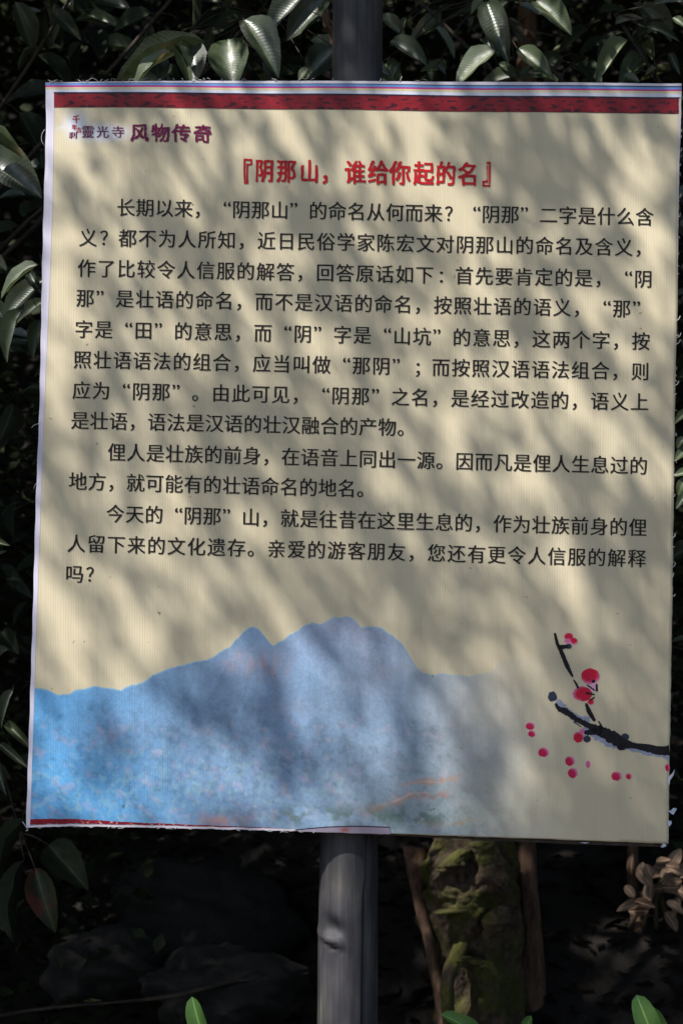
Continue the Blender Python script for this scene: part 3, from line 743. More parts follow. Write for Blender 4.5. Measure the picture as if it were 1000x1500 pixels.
def pole():
    nz_, nt_ = 460, 150
    V = []; Cc = []
    zs = np.linspace(-.35, 2.68, nz_)
    th = np.linspace(0, 2 * math.pi, nt_, endpoint=False)
    for z in zs:
        py = 750 - (z - CZ) / S
        cx = np.interp(py, [-400, 60, 1240, 1400, 1700], [528, 524, 511.5, 509.5, 508])
        hw = np.interp(py, [-400, 60, 1240, 1400, 1700], [36, 37.5, 43.5, 45, 46]) * S
        rr = hw * (1 + .012 * np.sin(th * 3 + z * 2) + .02 * (vnoise(th * 2 / math.pi * 2 + 5, z * 2.2 + 0 * th, 9) - .5))
        # th=0 -> +x, th = -pi/2 -> towards camera (-y)
        X = np.cos(th); front = -np.sin(th) > -.2
        rel = X * hw / S       # px offset from the centre
        stain = np.ones(nt_)
        if py > 1200:
            seam = 23 + .4 * math.sin(z * 9)
            rr = rr - front * .008 * np.exp(-((rel - seam) / 1.5) ** 2) * float(sstep(1290, 1330, py))
            rr = rr - front * .0035 * sstep(seam, seam + 3, rel)          # the right-hand strip sits lower
            rr = rr - front * .0015 * np.exp(-((rel + 39) / 1.2) ** 2) * float(sstep(1380, 1400, py))
            # sloping lap below the notice
            lap = 1315 + (rel - 23) * -.9
            # knot
            kx, ky = -25, 1376
            u = (rel - kx); vv = (py - ky - u * .35)
            lip = np.exp(-((vv - 5) / 7) ** 2) * np.exp(-(u / 17) ** 2)
            hol = np.exp(-((vv + 17) / 11) ** 2) * np.exp(-((u - 6) / 13) ** 2)
            cut = np.exp(-((vv - 14) / 2.2) ** 2) * np.exp(-((u - 2) / 14) ** 2)
            rr = rr + front * (.009 * lip - .009 * hol - .007 * cut)
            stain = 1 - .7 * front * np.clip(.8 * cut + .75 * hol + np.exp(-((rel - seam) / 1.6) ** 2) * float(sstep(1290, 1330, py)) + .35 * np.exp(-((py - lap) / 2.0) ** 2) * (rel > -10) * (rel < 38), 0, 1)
            rr = rr + front * .002 * np.exp(-((py - 1330) / 60) ** 2) * np.exp(-((rel + 5) / 22) ** 2)
        else:
            rr = rr - front * .0012 * np.exp(-((rel - 0) / 1.1) ** 2)
        Cc.append(stain[:, None] * np.ones(3))
        V.append(np.stack([(cx - 500) * S + X * rr, .078 + np.sin(th) * rr, np.full(nt_, z)], 1))
    V = np.concatenate(V)
    F = []
    for j in range(nz_ - 1):
        a = j * nt_
        for k in range(nt_):
            k2 = (k + 1) % nt_; F.append((a + k, a + k2, a + nt_ + k2, a + nt_ + k))
    F = np.array(F)
    return mesh('pole', V, F, cols=np.concatenate(Cc))
obj('pole', pole(), M_post, notice)

# ------------------------------------------------------------------ LEAVES
def leaf_mesh(seed, fold=.35, droop=.25, wavy=.03, shape=1.0, nl=8, nw=4, blunt=.68):
    r = random.Random(seed); V = []; U = []
    ph = r.random() * 6
    for j in range(nl + 1):
        v = j / nl * .25 + .75 * (.5 - .5 * math.cos(math.pi * j / nl))
        wd = (math.sin(math.pi * min(1, v ** (.75 * shape)) ** 1.0) ** blunt) * .5 if 0 < v < 1 else .012
        for i in range(nw + 1):
            u = i / nw * 2 - 1
            x = u * wd
            z = abs(u) * wd * fold * 1.2 - droop * v * v + wavy * math.sin(v * 13 + ph + (2 if u > 0 else 0)) * abs(u) * (wd * 2)
            V.append((x, v + .0 * u, z)); U.append((i / nw, v))
    V = np.array(V)
    # thin stalk
    F = grid_faces(nw + 1, nl + 1)[:, ::-1]
    return mesh('leaf', V, F, uvs=U)
LM = {}
def leaf_set(mat, key, **kw):
    LM[key] = []
    for k in range(7):
        me = leaf_mesh(k * 13 + len(LM) * 101, fold=kw.get('fold', .3) + .3 * random.random(), droop=kw.get('droop', .1) + .25 * random.random(), shape=kw.get('shape', 1.0) * (.9 + .3 * random.random()), blunt=kw.get('blunt', .6 + .2 * random.random()))
        me.materials.append(mat); LM[key].append(me)
leaf_set(M_leaf, 'g'); leaf_set(M_leafg, 'l'); leaf_set(M_leafr, 'r', droop=.3); leaf_set(M_shoot, 's', fold=.15, droop=.05, shape=1.2, blunt=.36); M_leafshade = leaf_mat('shade-tinted leaf', (.008, .014, .007), (.026, .036, .016), .6, .05, .3)  # last one: same leaf as the glossy set, its colour darkened to imitate shade
leaf_set(M_leafshade, 'k'); leaf_set(M_dead, 'd', fold=.15, droop=.25, blunt=.6)

def put_leaf(parent, base, tip, width, normal, key='g', label=None, mi=None):
    yv = tip - base; L = yv.length; yv.normalize()
    n = Vector(normal); n = (n - yv * n.dot(yv)).normalized(); x = yv.cross(n).normalized()
    M = Matrix(((x.x * width, yv.x * L, n.x * L * .8, base.x), (x.y * width, yv.y * L, n.y * L * .8, base.y), (x.z * width, yv.z * L, n.z * L * .8, base.z), (0, 0, 0, 1)))
    me = LM[key][mi if mi is not None else random.randrange(7)]
    o = bpy.data.objects.new('leaf', me); COL.objects.link(o)
    o.parent = parent; o.matrix_parent_inverse = parent_inv(parent); o.matrix_basis = M
    if label: o['label'] = label
    return o

FRONT = Vector((-.25, -.85, .5))
def shrub(name, label, cat, root, mat_b, handed, group=None, rnd=None, hub=None, stem_r=.004):
    """handed: (base px, base py, tip px, tip py, width px, depth, normal tilt (a,b), key)"""
    t = empty(name, root); tag(t, label, cat, group)
    stems = []
    bases = []; short = []
    for h in handed:
        bx, by, tx, ty, wp, d, nrm, key = h[:8]
        b = at(bx, by, d); e = at(tx, ty, d)
        if nrm not in (side, rt):     # blades hang so that their face turns up towards the light
            e.y += (-.26 * (e.x - b.x) + .43 * (e.z - b.z)) / .89
        e.y += random.uniform(-.012, .012)
        n = Vector(nrm) if nrm else FRONT + Vector((random.uniform(-.5, .5), 0, random.uniform(-.4, .4)))
        put_leaf(t, b, e, wp * S * 1.12, n, key, h[8] if len(h) > 8 else None)
        bases.append(b)
    if rnd:
        n_, (x0, x1), (y0, y1), (z0, z1), (l0, l1), keys = rnd[:6]
        ok = 0
        for _ in range(n_ * 3):
            if ok >= n_: break
            p = Vector((random.uniform(x0, x1), random.uniform(y0, y1), random.uniform(z0, z1)))
            if p.z < ground_z(p.x, p.y) + .05: continue
            if len(rnd) > 6 and not rnd[6](p): continue
            a = random.uniform(0, 2 * math.pi); dirv = Vector((math.cos(a), math.sin(a) * .6 - .2, random.uniform(-.9, .25))).normalized()
            L = random.uniform(l0, l1)
            put_leaf(t, p, p + dirv * L, L * random.uniform(.38, .55), Vector((random.uniform(-.5, .4), random.uniform(-.9, -.1), random.uniform(.2, .9))), random.choice(keys))
            ok += 1
            if random.random() < .6:
                q = p - dirv * random.uniform(.03, .09) + Vector((random.uniform(-.03, .03), .03, random.uniform(-.03, .03)))
                short.append(tube([q, q.lerp(p, .5) + Vector((0, 0, .004)), p], [.0016, .0013, .001], 4))
    # branches: cluster stems from root through hubs to each leaf base
    R = Vector(root); hubs = [Vector(h) for h in (hub or [R + Vector((0, 0, 1.2))])]
    for h in hubs:
        mid = Vector((R.x * .85 + h.x * .15, (R.y + h.y) / 2, R.z * .4 + h.z * .6))
        stems.append(tube(curve_pts([R, mid, h], 12), np.linspace(stem_r * 2.2, stem_r, 12), 7, .06, 3))
    for b in bases:
        h = min(hubs, key=lambda q: (q - b).length)
        m_ = h.lerp(b, .5) + Vector((random.uniform(-.02, .02), random.uniform(0, .03), random.uniform(-.01, .05)))
        stems.append(tube(curve_pts([h, m_, b], 7), np.linspace(stem_r * .55, .0012, 7), 5, 0, 1))
    V, F = join(stems + short)
    obj('branches', mesh('branches', np.array(V), F), mat_b, t)
    return t

SUNW = Vector((-.43, -.46, .78))
up = (-.25, -.85, .5); flat = (-.1, -1, .1); side = (-.8, -.6, .1); rt = (.6, -.75, .2); gl = (-.28, -.9, .42)
# top left shrub
HL = [(300, 62, 154, 112, 27, .42, (-.3, -.9, .9), 'g'), (250, 76, 187, 118, 30, .40, (-.4, -.6, .6), 'l'), (268, 60, 286, 128, 50, .44, (.3, -1, .5), 'g'),
      (334, 58, 343, 132, 60, .42, (-.2, -1, .45), 'l'), (357, 30, 410, 106, 50, .38, (.3, -1, .15), 'g'), (450, -14, 386, 48, 40, .44, gl, 'g'),
      (480, -6, 420, 56, 46, .50, (.1, -1, .4), 'g'), (492, 70, 447, 112, 46, .5, (-.2, -1, .1), 'g'), (452, 100, 436, 116, 16, .45, up, 'l'),
      (226, 78, 236, 122, 30, .5, rt, 'g'), (402, 74, 398, 130, 20, .5, side, 'g'), (262, 66, 278, 100, 26, .38, (.7, -.6, .3), 'g', ),
      (80, 20, 120, 60, 26, .9, up, 'g'), (20, 30, 60, 14, 20, .9, up, 'g'), (130, 22, 180, 44, 20, .9, up, 'l')]
shrub('broadleaf_shrub', 'shrub with big glossy drooping leaves above the left half of the notice', 'shrub', (-1.35, 1.25, .1), M_bark, HL,
      group='broadleaf shrubs behind the notice',
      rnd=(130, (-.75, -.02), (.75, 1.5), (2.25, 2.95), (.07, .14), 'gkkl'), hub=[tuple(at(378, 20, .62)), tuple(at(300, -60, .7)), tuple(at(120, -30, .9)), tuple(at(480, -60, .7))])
# top right shrub
HR = [(572, 62, 624, 96, 30, .42, (.2, -1, .3), 'g'), (595, 26, 586, 52, 9, .5, up, 'l'), (637, 40, 668, 84, 15, .5, rt, 'l'), (726, 74, 664, 120, 44, .38, (-.35, -.7, .6), 'l'),
      (712, 2, 738, 92, 40, .38, (-.25, -1, .35), 'g'), (708, -2, 687, 16, 15, .44, up, 'l'), (784, 2, 829, 46, 38, .44, (-.4, -.7, .7), 'l'), (757, 72, 804, 114, 30, .4, (-.3, -.8, .6), 'l'),
      (758, 112, 702, 116, 26, .42, (0, -1, .6), 'g'), (728, 94, 766, 118, 14, .44, (-.4, -.7, .8), 'l'), (917, 58, 869, 122, 28, .46, (-.3, -1, .4), 'l'), (980, 78, 992, 110, 12, .5, gl, 'g'),
      (760, 8, 790, 20, 16, .7, rt, 'g'), (960, 100, 944, 108, 10, .45, up, 'l'), (912, 112, 936, 119, 15, .44, up, 'l'), (900, 36, 940, 26, 16, .8, up, 'g'), (945, 40, 990, 60, 18, .8, up, 'g'), (560, 90, 572, 112, 12, .42, side, 'g'),
      (585, 92, 574, 112, 14, .42, gl, 'g'), (640, 96, 652, 108, 10, .5, up, 'g'), (820, 56, 813, 66, 7, .6, up, 'l'), (985, 26, 1004, 44, 14, .7, up, 'l'), (955, 8, 1000, 2, 16, .8, up, 'g'), (645, 16, 640, 44, 10, .6, gl, 'g')]
shrub('broadleaf_shrub', 'shrub with spaced glossy leaves above the right half of the notice', 'shrub', (1.4, 1.25, .1), M_bark, HR,
      group='broadleaf shrubs behind the notice',
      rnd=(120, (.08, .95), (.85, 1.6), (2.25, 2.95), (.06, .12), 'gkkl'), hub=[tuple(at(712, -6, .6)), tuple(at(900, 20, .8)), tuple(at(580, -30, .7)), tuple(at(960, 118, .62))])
# left shrub
HM = [(-30, 196, 40, 230, 13, .36, (0, -.5, 1), 'l'), (-22, 232, 64, 288, 62, .42, (-.1, -1, .5), 'g'), (56, 388, -6, 424, 27, .36, (-.3, -.7, .8), 'l'), (66, 408, 2, 468, 34, .40, gl, 'g'),
      (34, 452, 4, 524, 28, .38, (-.5, -1, .2), 'g'), (60, 470, 50, 522, 22, .42, gl, 'l'), (-10, 440, 20, 490, 26, .44, up, 'g'), (66, 440, 20, 472, 22, .44, up, 'g'), (44, 400, 62, 430, 16, .4, gl, 'g'),
      (-14, 372, 12, 396, 18, .5, up, 'l'), (-20, 792, 15, 797, 11, .5, up, 'l'), (0, 812, 10, 806, 6, .5, up, 'l')]
shrub('broadleaf_shrub', 'shrub with broad glossy leaves at the left edge beside the upper half of the notice', 'shrub', (-1.25, .9, 0), M_bark, HM,
      group='broadleaf shrubs behind the notice',
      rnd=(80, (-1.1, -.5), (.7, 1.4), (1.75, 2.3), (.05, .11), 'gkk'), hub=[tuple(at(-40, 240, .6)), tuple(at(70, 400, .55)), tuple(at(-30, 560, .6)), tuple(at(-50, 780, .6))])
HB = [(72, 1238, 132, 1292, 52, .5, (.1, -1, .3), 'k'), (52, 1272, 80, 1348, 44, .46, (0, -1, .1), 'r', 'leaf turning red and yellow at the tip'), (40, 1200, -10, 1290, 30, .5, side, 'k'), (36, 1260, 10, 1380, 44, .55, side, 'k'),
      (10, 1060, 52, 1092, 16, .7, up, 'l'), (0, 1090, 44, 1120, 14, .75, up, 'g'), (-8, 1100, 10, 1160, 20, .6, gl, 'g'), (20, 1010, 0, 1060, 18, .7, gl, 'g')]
shrub('broadleaf_shrub', 'low shaded shrub with large leaves tinted dark for shade, one reddish, below the notice at lower left', 'shrub', (-1.2, .95, 0), M_bark, HB,
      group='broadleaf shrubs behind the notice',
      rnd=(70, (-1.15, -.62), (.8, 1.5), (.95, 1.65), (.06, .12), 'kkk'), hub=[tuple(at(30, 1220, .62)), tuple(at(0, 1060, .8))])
HQ = [(1012, 600, 984, 618, 14, .5, up, 'l'), (1010, 655, 986, 672, 16, .5, up, 'l'), (1012, 690, 986, 696, 14, .5, up, 'l'), (1004, 700, 990, 724, 15, .5, up, 'l'), (1010, 720, 988, 744, 16, .52, up, 'g'), (1012, 800, 984, 815, 28, .5, gl, 'g'),
      (1006, 937, 982, 939, 9, .42, (-.1, -.7, .7), 'l'), (1002, 640, 990, 656, 12, .5, up, 'g'), (1010, 270, 994, 290, 14, .6, up, 'g'), (1010, 540, 992, 552, 10, .6, up, 'g')]
shrub('broadleaf_shrub', 'thin shrub with small pale leaves peeping out past the right edge of the notice', 'shrub', (1.2, .9, 0), M_bark, HQ,
      group='broadleaf shrubs behind the notice',
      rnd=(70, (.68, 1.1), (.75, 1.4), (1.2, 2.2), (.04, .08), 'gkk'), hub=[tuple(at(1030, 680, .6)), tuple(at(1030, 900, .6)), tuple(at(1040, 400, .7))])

# young shoots low in front
def shoot(label, leaves, root):
    t = empty('young_shoot', root); tag(t, label, 'seedling', 'young shoots at the foot of the notice')
    V = []; 
    st = []
    for (bx, by, tx, ty, wp, d, nrm) in leaves:
        b = at(bx, by, d); put_leaf(t, b, at(tx, ty, d - .01), wp * S, Vector(nrm), 's')
        R = Vector(root); st.append(tube(curve_pts([R, R.lerp(b, .6) + Vector((.01, 0, 0)), b], 10), np.linspace(.003, .0012, 10), 6))
    v, f = join(st); obj('stem', mesh('stem', np.array(v), f), M_twig, t)
def gnd(px, d): x = at(px, 1500, d).x; return (x, d, float(ground_z(x, d)) - .01)
shoot('young bright green leaf tip poking up left of the grey pole', [(300, 1525, 279, 1464, 29, -.1, (-.3, -.9, .35)), (300, 1530, 330, 1560, 24, -.1, up)], gnd(300, -.1))
shoot('young shoot with a pointed leaf lying sideways right of the grey pole', [(705, 1520, 651, 1482, 24, -.05, (.2, -.8, .6)), (765, 1520, 777, 1488, 17, -.03, (-.3, -.9, .4)), (690, 1560, 660, 1510, 20, -.05, up)], gnd(720, -.05))
shoot('young shoot with two overlapping rounded leaves in the lower right corner', [(960, 1530, 934, 1462, 36, -.1, (-.1, -1, .3)), (972, 1530, 950, 1476, 26, -.07, (.5, -.8, .2))], gnd(960, -.1))

# ------------------------------------------------------------------ background trunks, stump, rocks
def trunk_mesh(ctrl, radii, n=26, rings=60, rough=.12, seed=0, lobes=0):
    P = curve_pts(ctrl, rings); R = np.interp(np.linspace(0, 1, rings), np.linspace(0, 1, len(radii)), radii)
    V = []
    for k, p in enumerate(P):
        th = np.linspace(0, 2 * math.pi, n, endpoint=False)
        s = 1 + rough * (fbm(np.cos(th) * 2 + 7 + seed, np.sin(th) * 2 + k * 9.6 / rings, 4, seed) - .5) * 3
        if lobes: s = s + .13 * np.sin(th * lobes + k * .05 + seed) + .10 * (fbm(np.cos(th) * 5 + 9, k * 22 / rings + np.sin(th) * 4, 4, seed + 3) - .5) * 2
        V.append(np.stack([p.x + np.cos(th) * R[k] * s, p.y + np.sin(th) * R[k] * s, np.full(n, p.z)], 1))
    V = np.concatenate(V); F = []
    for j in range(rings - 1):
        for k in range(n):
            k2 = (k + 1) % n; F.append((j * n + k, j * n + k2, (j + 1) * n + k2, (j + 1) * n + k))
    F = [tuple(f) for f in F] + [tuple(range((rings - 1) * n, rings * n))]
    return mesh('trunk', V, F)

st = empty('tree_stump', tuple(at(690, 1600, 1.35))); tag(st, 'gnarled mossy tree stump in patchy sunlight below the right half of the notice', 'tree stump')
b0 = at(700, 1640, 1.35)
obj('trunk', trunk_mesh([at(715, 1660, 1.4), at(705, 1520, 1.4), at(698, 1400, 1.38), at(688, 1300, 1.35), at(690, 1225, 1.33)], [.20, .11, .10, .125, .10], 110, 210, .2, 4, 5), M_moss, st)
obj('root', trunk_mesh([at(668, 1640, 1.3), at(650, 1500, 1.3), at(630, 1390, 1.3), at(612, 1310, 1.33), at(608, 1240, 1.4)], [.03, .014, .013, .016, .03], 14, 50, .1, 8), M_redbark, st)
obj('root', trunk_mesh([at(660, 1520, 1.25), at(655, 1440, 1.22), at(672, 1390, 1.25), at(690, 1340, 1.3)], [.014, .018, .02, .01], 14, 40, .15, 9), M_moss, st)
for k, (a, b) in enumerate((((640, 1270), (680, 1262)), ((640, 1318), (676, 1352)), ((715, 1355), (738, 1345)), ((700, 1395), (680, 1420)))):
    p0 = at(*a, 1.24); p1 = at(*b, 1.22)
    obj('burl', trunk_mesh([p0 - Vector((0, 0, .03)), p0.lerp(p1, .5), p1 + Vector((0, 0, .03))], [.012, .036, .016], 18, 24, .25, 20 + k, 3), M_moss, st)

def tree(label, cat, pts, radii, mat, seed=0, name='slender_tree', group=None, limbs=()):
    t = empty(name, tuple(pts[0])); tag(t, label, cat, group)
    obj('trunk', trunk_mesh(pts, radii, 20, 60, .1, seed), mat, t)
    for l in limbs:
        obj('limb', trunk_mesh(l[0], l[1], 10, 24, .08, seed + 5), mat, t)
    return t
tree('slender reddish trunk with patches of sun standing right of the mossy stump', 'tree', [at(782, 1640, 1.5), at(781, 1500, 1.5), at(779, 1420, 1.5), at(777, 1340, 1.5), at(770, 1240, 1.52), at(760, 900, 1.6), at(775, 500, 1.7), at(770, 100, 1.8), at(790, -400, 1.9)],
     [.045, .032, .034, .026, .024, .03, .028, .026, .02], M_redbark, 3)
tree('thin red-brown sapling trunk near the lower right corner', 'tree', [at(936, 1640, 1.6), at(934, 1500, 1.6), at(931, 1440, 1.6), at(936, 1380, 1.62), at(926, 1300, 1.66), at(930, 1100, 1.75), at(960, 700, 1.8), at(990, 300, 1.9)],
     [.026, .017, .02, .016, .014, .016, .014, .01], M_redbark, 6, limbs=[([at(936, 1412, 1.6), at(952, 1418, 1.58), at(965, 1428, 1.56)], [.012, .01, .005])])
tree('slim dim trunk seen above the notice left of the pole', 'tree', [Vector((-.36, 2.7, float(ground_z(-.36, 2.7)) - .05)), Vector((-.34, 2.7, 2.2)), at(352, 60, 2.6), at(338, -200, 2.6)], [.05, .035, .034, .03], M_bark, 9)
tree('bare reddish twig just left of the pole at the top edge', 'tree', [Vector((.0, .9, float(ground_z(0, .9)) - .05)), at(500, 400, .7), at(492, 90, .62), at(478, 30, .6), at(462, -60, .6), at(440, -300, .7)], [.02, .011, .0095, .0095, .009, .006], M_redbark, 10)

# dead leaves caught low on the right
t = empty('dead_leaf_pile', tuple(at(962, 1300, 1.55))); tag(t, 'clump of pale dry dead leaves caught in the brush at the lower right edge', 'dead leaves')
for k in range(34):
    a = random.gauss(968, 27); b = random.gauss(1294, 22); p = at(a, b, 1.5 + random.uniform(-.06, .1)); an = random.uniform(0, 6.28)
    put_leaf(t, p, p + Vector((math.cos(an), random.uniform(-.5, .3), math.sin(an) * .7)).normalized() * random.uniform(.03, .07), random.uniform(.016, .036), Vector((random.uniform(-.5, .4), -.6, random.uniform(.1, .9))), 'd')
sv, sf = join([tube(curve_pts([at(920 + 20 * k, 1360, 1.62), at(950 + 6 * k, 1310, 1.58), at(990, 1270 + 12 * k, 1.55)], 9), [.006] * 9, 6, 0, k) for k in range(4)])
obj('twigs', mesh('twigs', np.array(sv), sf), M_twig, t)
for k in range(14):
    x = random.uniform(-.2, 1.3); y = random.uniform(1.5, 2.4)

def rock(label, c, r, sq, seed):
    n = 34; V = []
    for j in range(n + 1):
        ph = math.pi * j / n
        for i in range(n * 2):
            th = math.pi * i / n
            d = Vector((math.sin(ph) * math.cos(th), math.sin(ph) * math.sin(th), math.cos(ph)))
            s = 1 + .9 * (float(fbm(d.x * 1.8 + 5 + seed, d.y * 1.4 + d.z * 1.9 + 3, 6, seed)) - .5)
            V.append((c[0] + d.x * r * s, c[1] + d.y * r * s * .8, c[2] + d.z * r * s * sq))
    F = []
    m = 2 * n
    for j in range(n):
        for i in range(m): F.append((j * m + i, (j + 1) * m + i, (j + 1) * m + (i + 1) % m, j * m + (i + 1) % m))
    me = mesh('boulder', np.array(V) - np.array(c), F)
    o = obj('boulder', me, M_rock); o.location = c
    tag(o, label, 'boulder', 'boulders in the dark bank')
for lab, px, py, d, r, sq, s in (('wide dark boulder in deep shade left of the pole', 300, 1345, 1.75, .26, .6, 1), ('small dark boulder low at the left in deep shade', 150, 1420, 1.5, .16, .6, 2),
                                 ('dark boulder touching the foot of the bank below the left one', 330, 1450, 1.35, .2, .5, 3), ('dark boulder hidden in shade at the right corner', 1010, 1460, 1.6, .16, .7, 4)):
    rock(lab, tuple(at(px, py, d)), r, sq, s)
bt = empty('fallen_branch', tuple(at(200, 1470, 1.15))); tag(bt, 'fallen dark branch lying across the dark bank at the lower left', 'branch')
obj('bough', trunk_mesh([at(-60, 1500, 1.3), at(60, 1478, 1.2), at(230, 1462, 1.15), at(330, 1440, 1.2), at(450, 1425, 1.3)], [.02, .016, .017, .011, .008], 14, 60, .3, 5), M_bark, bt)

# ------------------------------------------------------------------ dappled light: where the sun gets through
# Each entry is a gap in the crowns, given where its light reaches the notice plane.
def E(cx, cy, rx, ry, k, ang=60): return (cx, cy, rx, ry, k, math.radians(ang))
# long axis rx runs along the light's slant (60 degrees below horizontal), ry across it
GAPS = [E(95, 210, 60, 26, .8), E(95, 330, 70, 22, .8), E(95, 460, 90, 30, .9), E(85, 560, 70, 22, .8), E(160, 290, 60, 28, .7), E(150, 380, 50, 22, .5), E(215, 200, 34, 18, .5), E(290, 200, 60, 20, .7), E(250, 300, 44, 22, .35), E(240, 400, 70, 22, .45), E(190, 470, 60, 24, .5),
        E(330, 300, 44, 20, .45), E(350, 180, 40, 16, .45), E(410, 170, 50, 16, .7), E(450, 240, 40, 14, .5), E(400, 350, 70, 24, .55), E(460, 390, 40, 16, .5), E(480, 530, 60, 20, .75), E(580, 170, 44, 24, .8, 65), E(620, 250, 60, 26, .9), E(670, 320, 60, 24, .9), E(570, 215, 44, 16, .6),
        E(540, 330, 44, 20, .5), E(600, 420, 60, 16, .5), E(700, 420, 70, 20, .75), E(745, 380, 50, 18, .6), E(800, 450, 60, 20, .7), E(860, 440, 50, 18, .6), E(920, 250, 50, 12, .5, 75), E(945, 330, 70, 26, .95, 70), E(960, 440, 60, 18, .7, 75), E(900, 520, 50, 16, .5), E(640, 530, 60, 22, .6),
        E(600, 600, 60, 22, .6), E(660, 620, 50, 20, .85), E(760, 540, 60, 16, .5), E(830, 580, 60, 20, .7), E(890, 640, 60, 16, .9, 55), E(740, 610, 50, 15, .4), E(380, 480, 60, 20, .4), E(300, 530, 50, 18, .4), E(430, 620, 60, 18, .3), E(330, 620, 60, 16, .3), E(100, 680, 80, 24, .45), E(200, 640, 50, 18, .3),
        E(560, 690, 60, 18, .6), E(590, 760, 60, 18, .45), E(690, 690, 50, 18, .6), E(780, 710, 60, 24, .8), E(820, 790, 50, 16, .6), E(835, 850, 40, 12, .75), E(845, 895, 36, 11, .8, 70), E(725, 960, 44, 13, .8, 62), E(710, 910, 34, 12, .4), E(775, 985, 36, 15, .7, 75), E(700, 800, 50, 14, .4), E(650, 860, 50, 12, .25), E(930, 700, 40, 9, .3),
        E(85, 790, 50, 20, .75), E(80, 870, 70, 26, .9, 70), E(130, 850, 50, 20, .6), E(110, 950, 60, 24, .85, 70), E(180, 870, 50, 18, .6), E(210, 930, 66, 18, .9, 65), E(160, 970, 60, 22, .5), E(270, 880, 60, 16, .35), E(330, 900, 50, 16, .3), E(450, 780, 50, 14, .25), E(370, 780, 60, 18, .3),
        E(75, 1060, 60, 22, .8, 75), E(100, 1140, 60, 30, .85), E(160, 1190, 40, 40, .85), E(215, 1050, 70, 32, 1, 60), E(250, 1110, 60, 30, .95), E(300, 1140, 75, 44, 1.0, 60), E(365, 1155, 60, 30, 1.0, 60), E(240, 1170, 60, 36, .85), E(350, 975, 46, 18, .8), E(455, 990, 70, 26, 1, 65), E(485, 1050, 60, 18, .7), E(545, 1045, 70, 24, .75, 75),
        E(495, 1150, 44, 16, .75, 75), E(520, 960, 50, 16, .4), E(640, 1060, 50, 14, .55), E(655, 1130, 60, 18, .6, 75), E(645, 1200, 30, 20, .5), E(600, 1100, 50, 12, .3), E(962, 1190, 60, 9, .3, 85),
        E(300, 90, 60, 24, .9), E(530, 1300, 1, 1, .0)]
def to_sign(P):       # where the sun ray through P meets y = 0, in photo pixels
    k = P[1] / SUN.y; x = P[0] - SUN.x * k; z = P[2] - SUN.z * k
    return 500 + x / S, 750 - (z - CZ) / S
# gaps that light things behind the notice: (px, py, depth, radius px, strength)
for (px_1, py_1, d_, r_1, k_) in [(200, 90, .42, 40, .9), (270, 85, .42, 40, .9), (345, 95, .42, 34, .9), (385, 60, .4, 44, 1), (430, 25, .46, 40, .9), (320, 70, .42, 28, .7), (730, 50, .38, 40, 1), (690, 95, .38, 32, .95), (805, 25, .44, 28, .9), (780, 92, .4, 26, .9), (760, 112, .43, 20, .8),
                              (890, 90, .46, 34, .95), (600, 80, .42, 20, .5), (592, 40, .5, 12, .7), (650, 60, .5, 14, .6), (20, 215, .36, 24, .6), (50, 275, .42, 22, .8), (30, 410, .38, 34, .9), (25, 480, .38, 36, .8), (10, 797, .5, 10, .8), (30, 1075, .7, 16, .8),
                              (990, 700, .5, 36, .8), (992, 612, .5, 12, .6), (992, 938, .42, 12, .8), (470, 50, .6, 30, .8), (955, 108, .5, 14, .8),
                              (672, 1275, 1.25, 34, .95), (700, 1265, 1.25, 24, .9), (690, 1310, 1.25, 26, .9), (665, 1335, 1.25, 26, .9), (675, 1365, 1.25, 16, .8), (655, 1415, 1.25, 20, .85), (675, 1410, 1.25, 16, .7), (620, 1345, 1.33, 12, .9), (645, 1450, 1.3, 14, .95), (702, 1392, 1.3, 14, .5), (668, 1470, 1.3, 12, .5), (645, 1478, 1.3, 12, .9),
                              (771, 1260, 1.5, 16, .7), (785, 1425, 1.5, 16, .9), (778, 1465, 1.5, 18, .8), (780, 1350, 1.5, 12, .35), (870, 1285, 1.5, 12, .4),
                              (965, 1290, 1.5, 34, .95), (985, 1320, 1.5, 20, .8), (934, 1395, 1.6, 14, .8), (932, 1450, 1.6, 13, .8), (285, 1485, -.1, 26, 1), (670, 1492, -.05, 14, .6), (945, 1490, -.1, 20, .6), (480, 1290, .03, 50, .6), (475, 1420, .03, 60, .75), (490, 1480, .03, 50, .7), (500, 1330, .03, 40, .55)]:
    P = at(px_1, py_1, d_); u, v = to_sign(P); g_ = .7 if py_1 > 1240 and d_ > 1 else 1.0
    GAPS.append((u, v, max(r_1, 14) * 2.1 * g_, max(r_1, 14) * 1.25 * g_, k_, math.radians(61)))
GA = np.array(GAPS)
BASE_T = .16
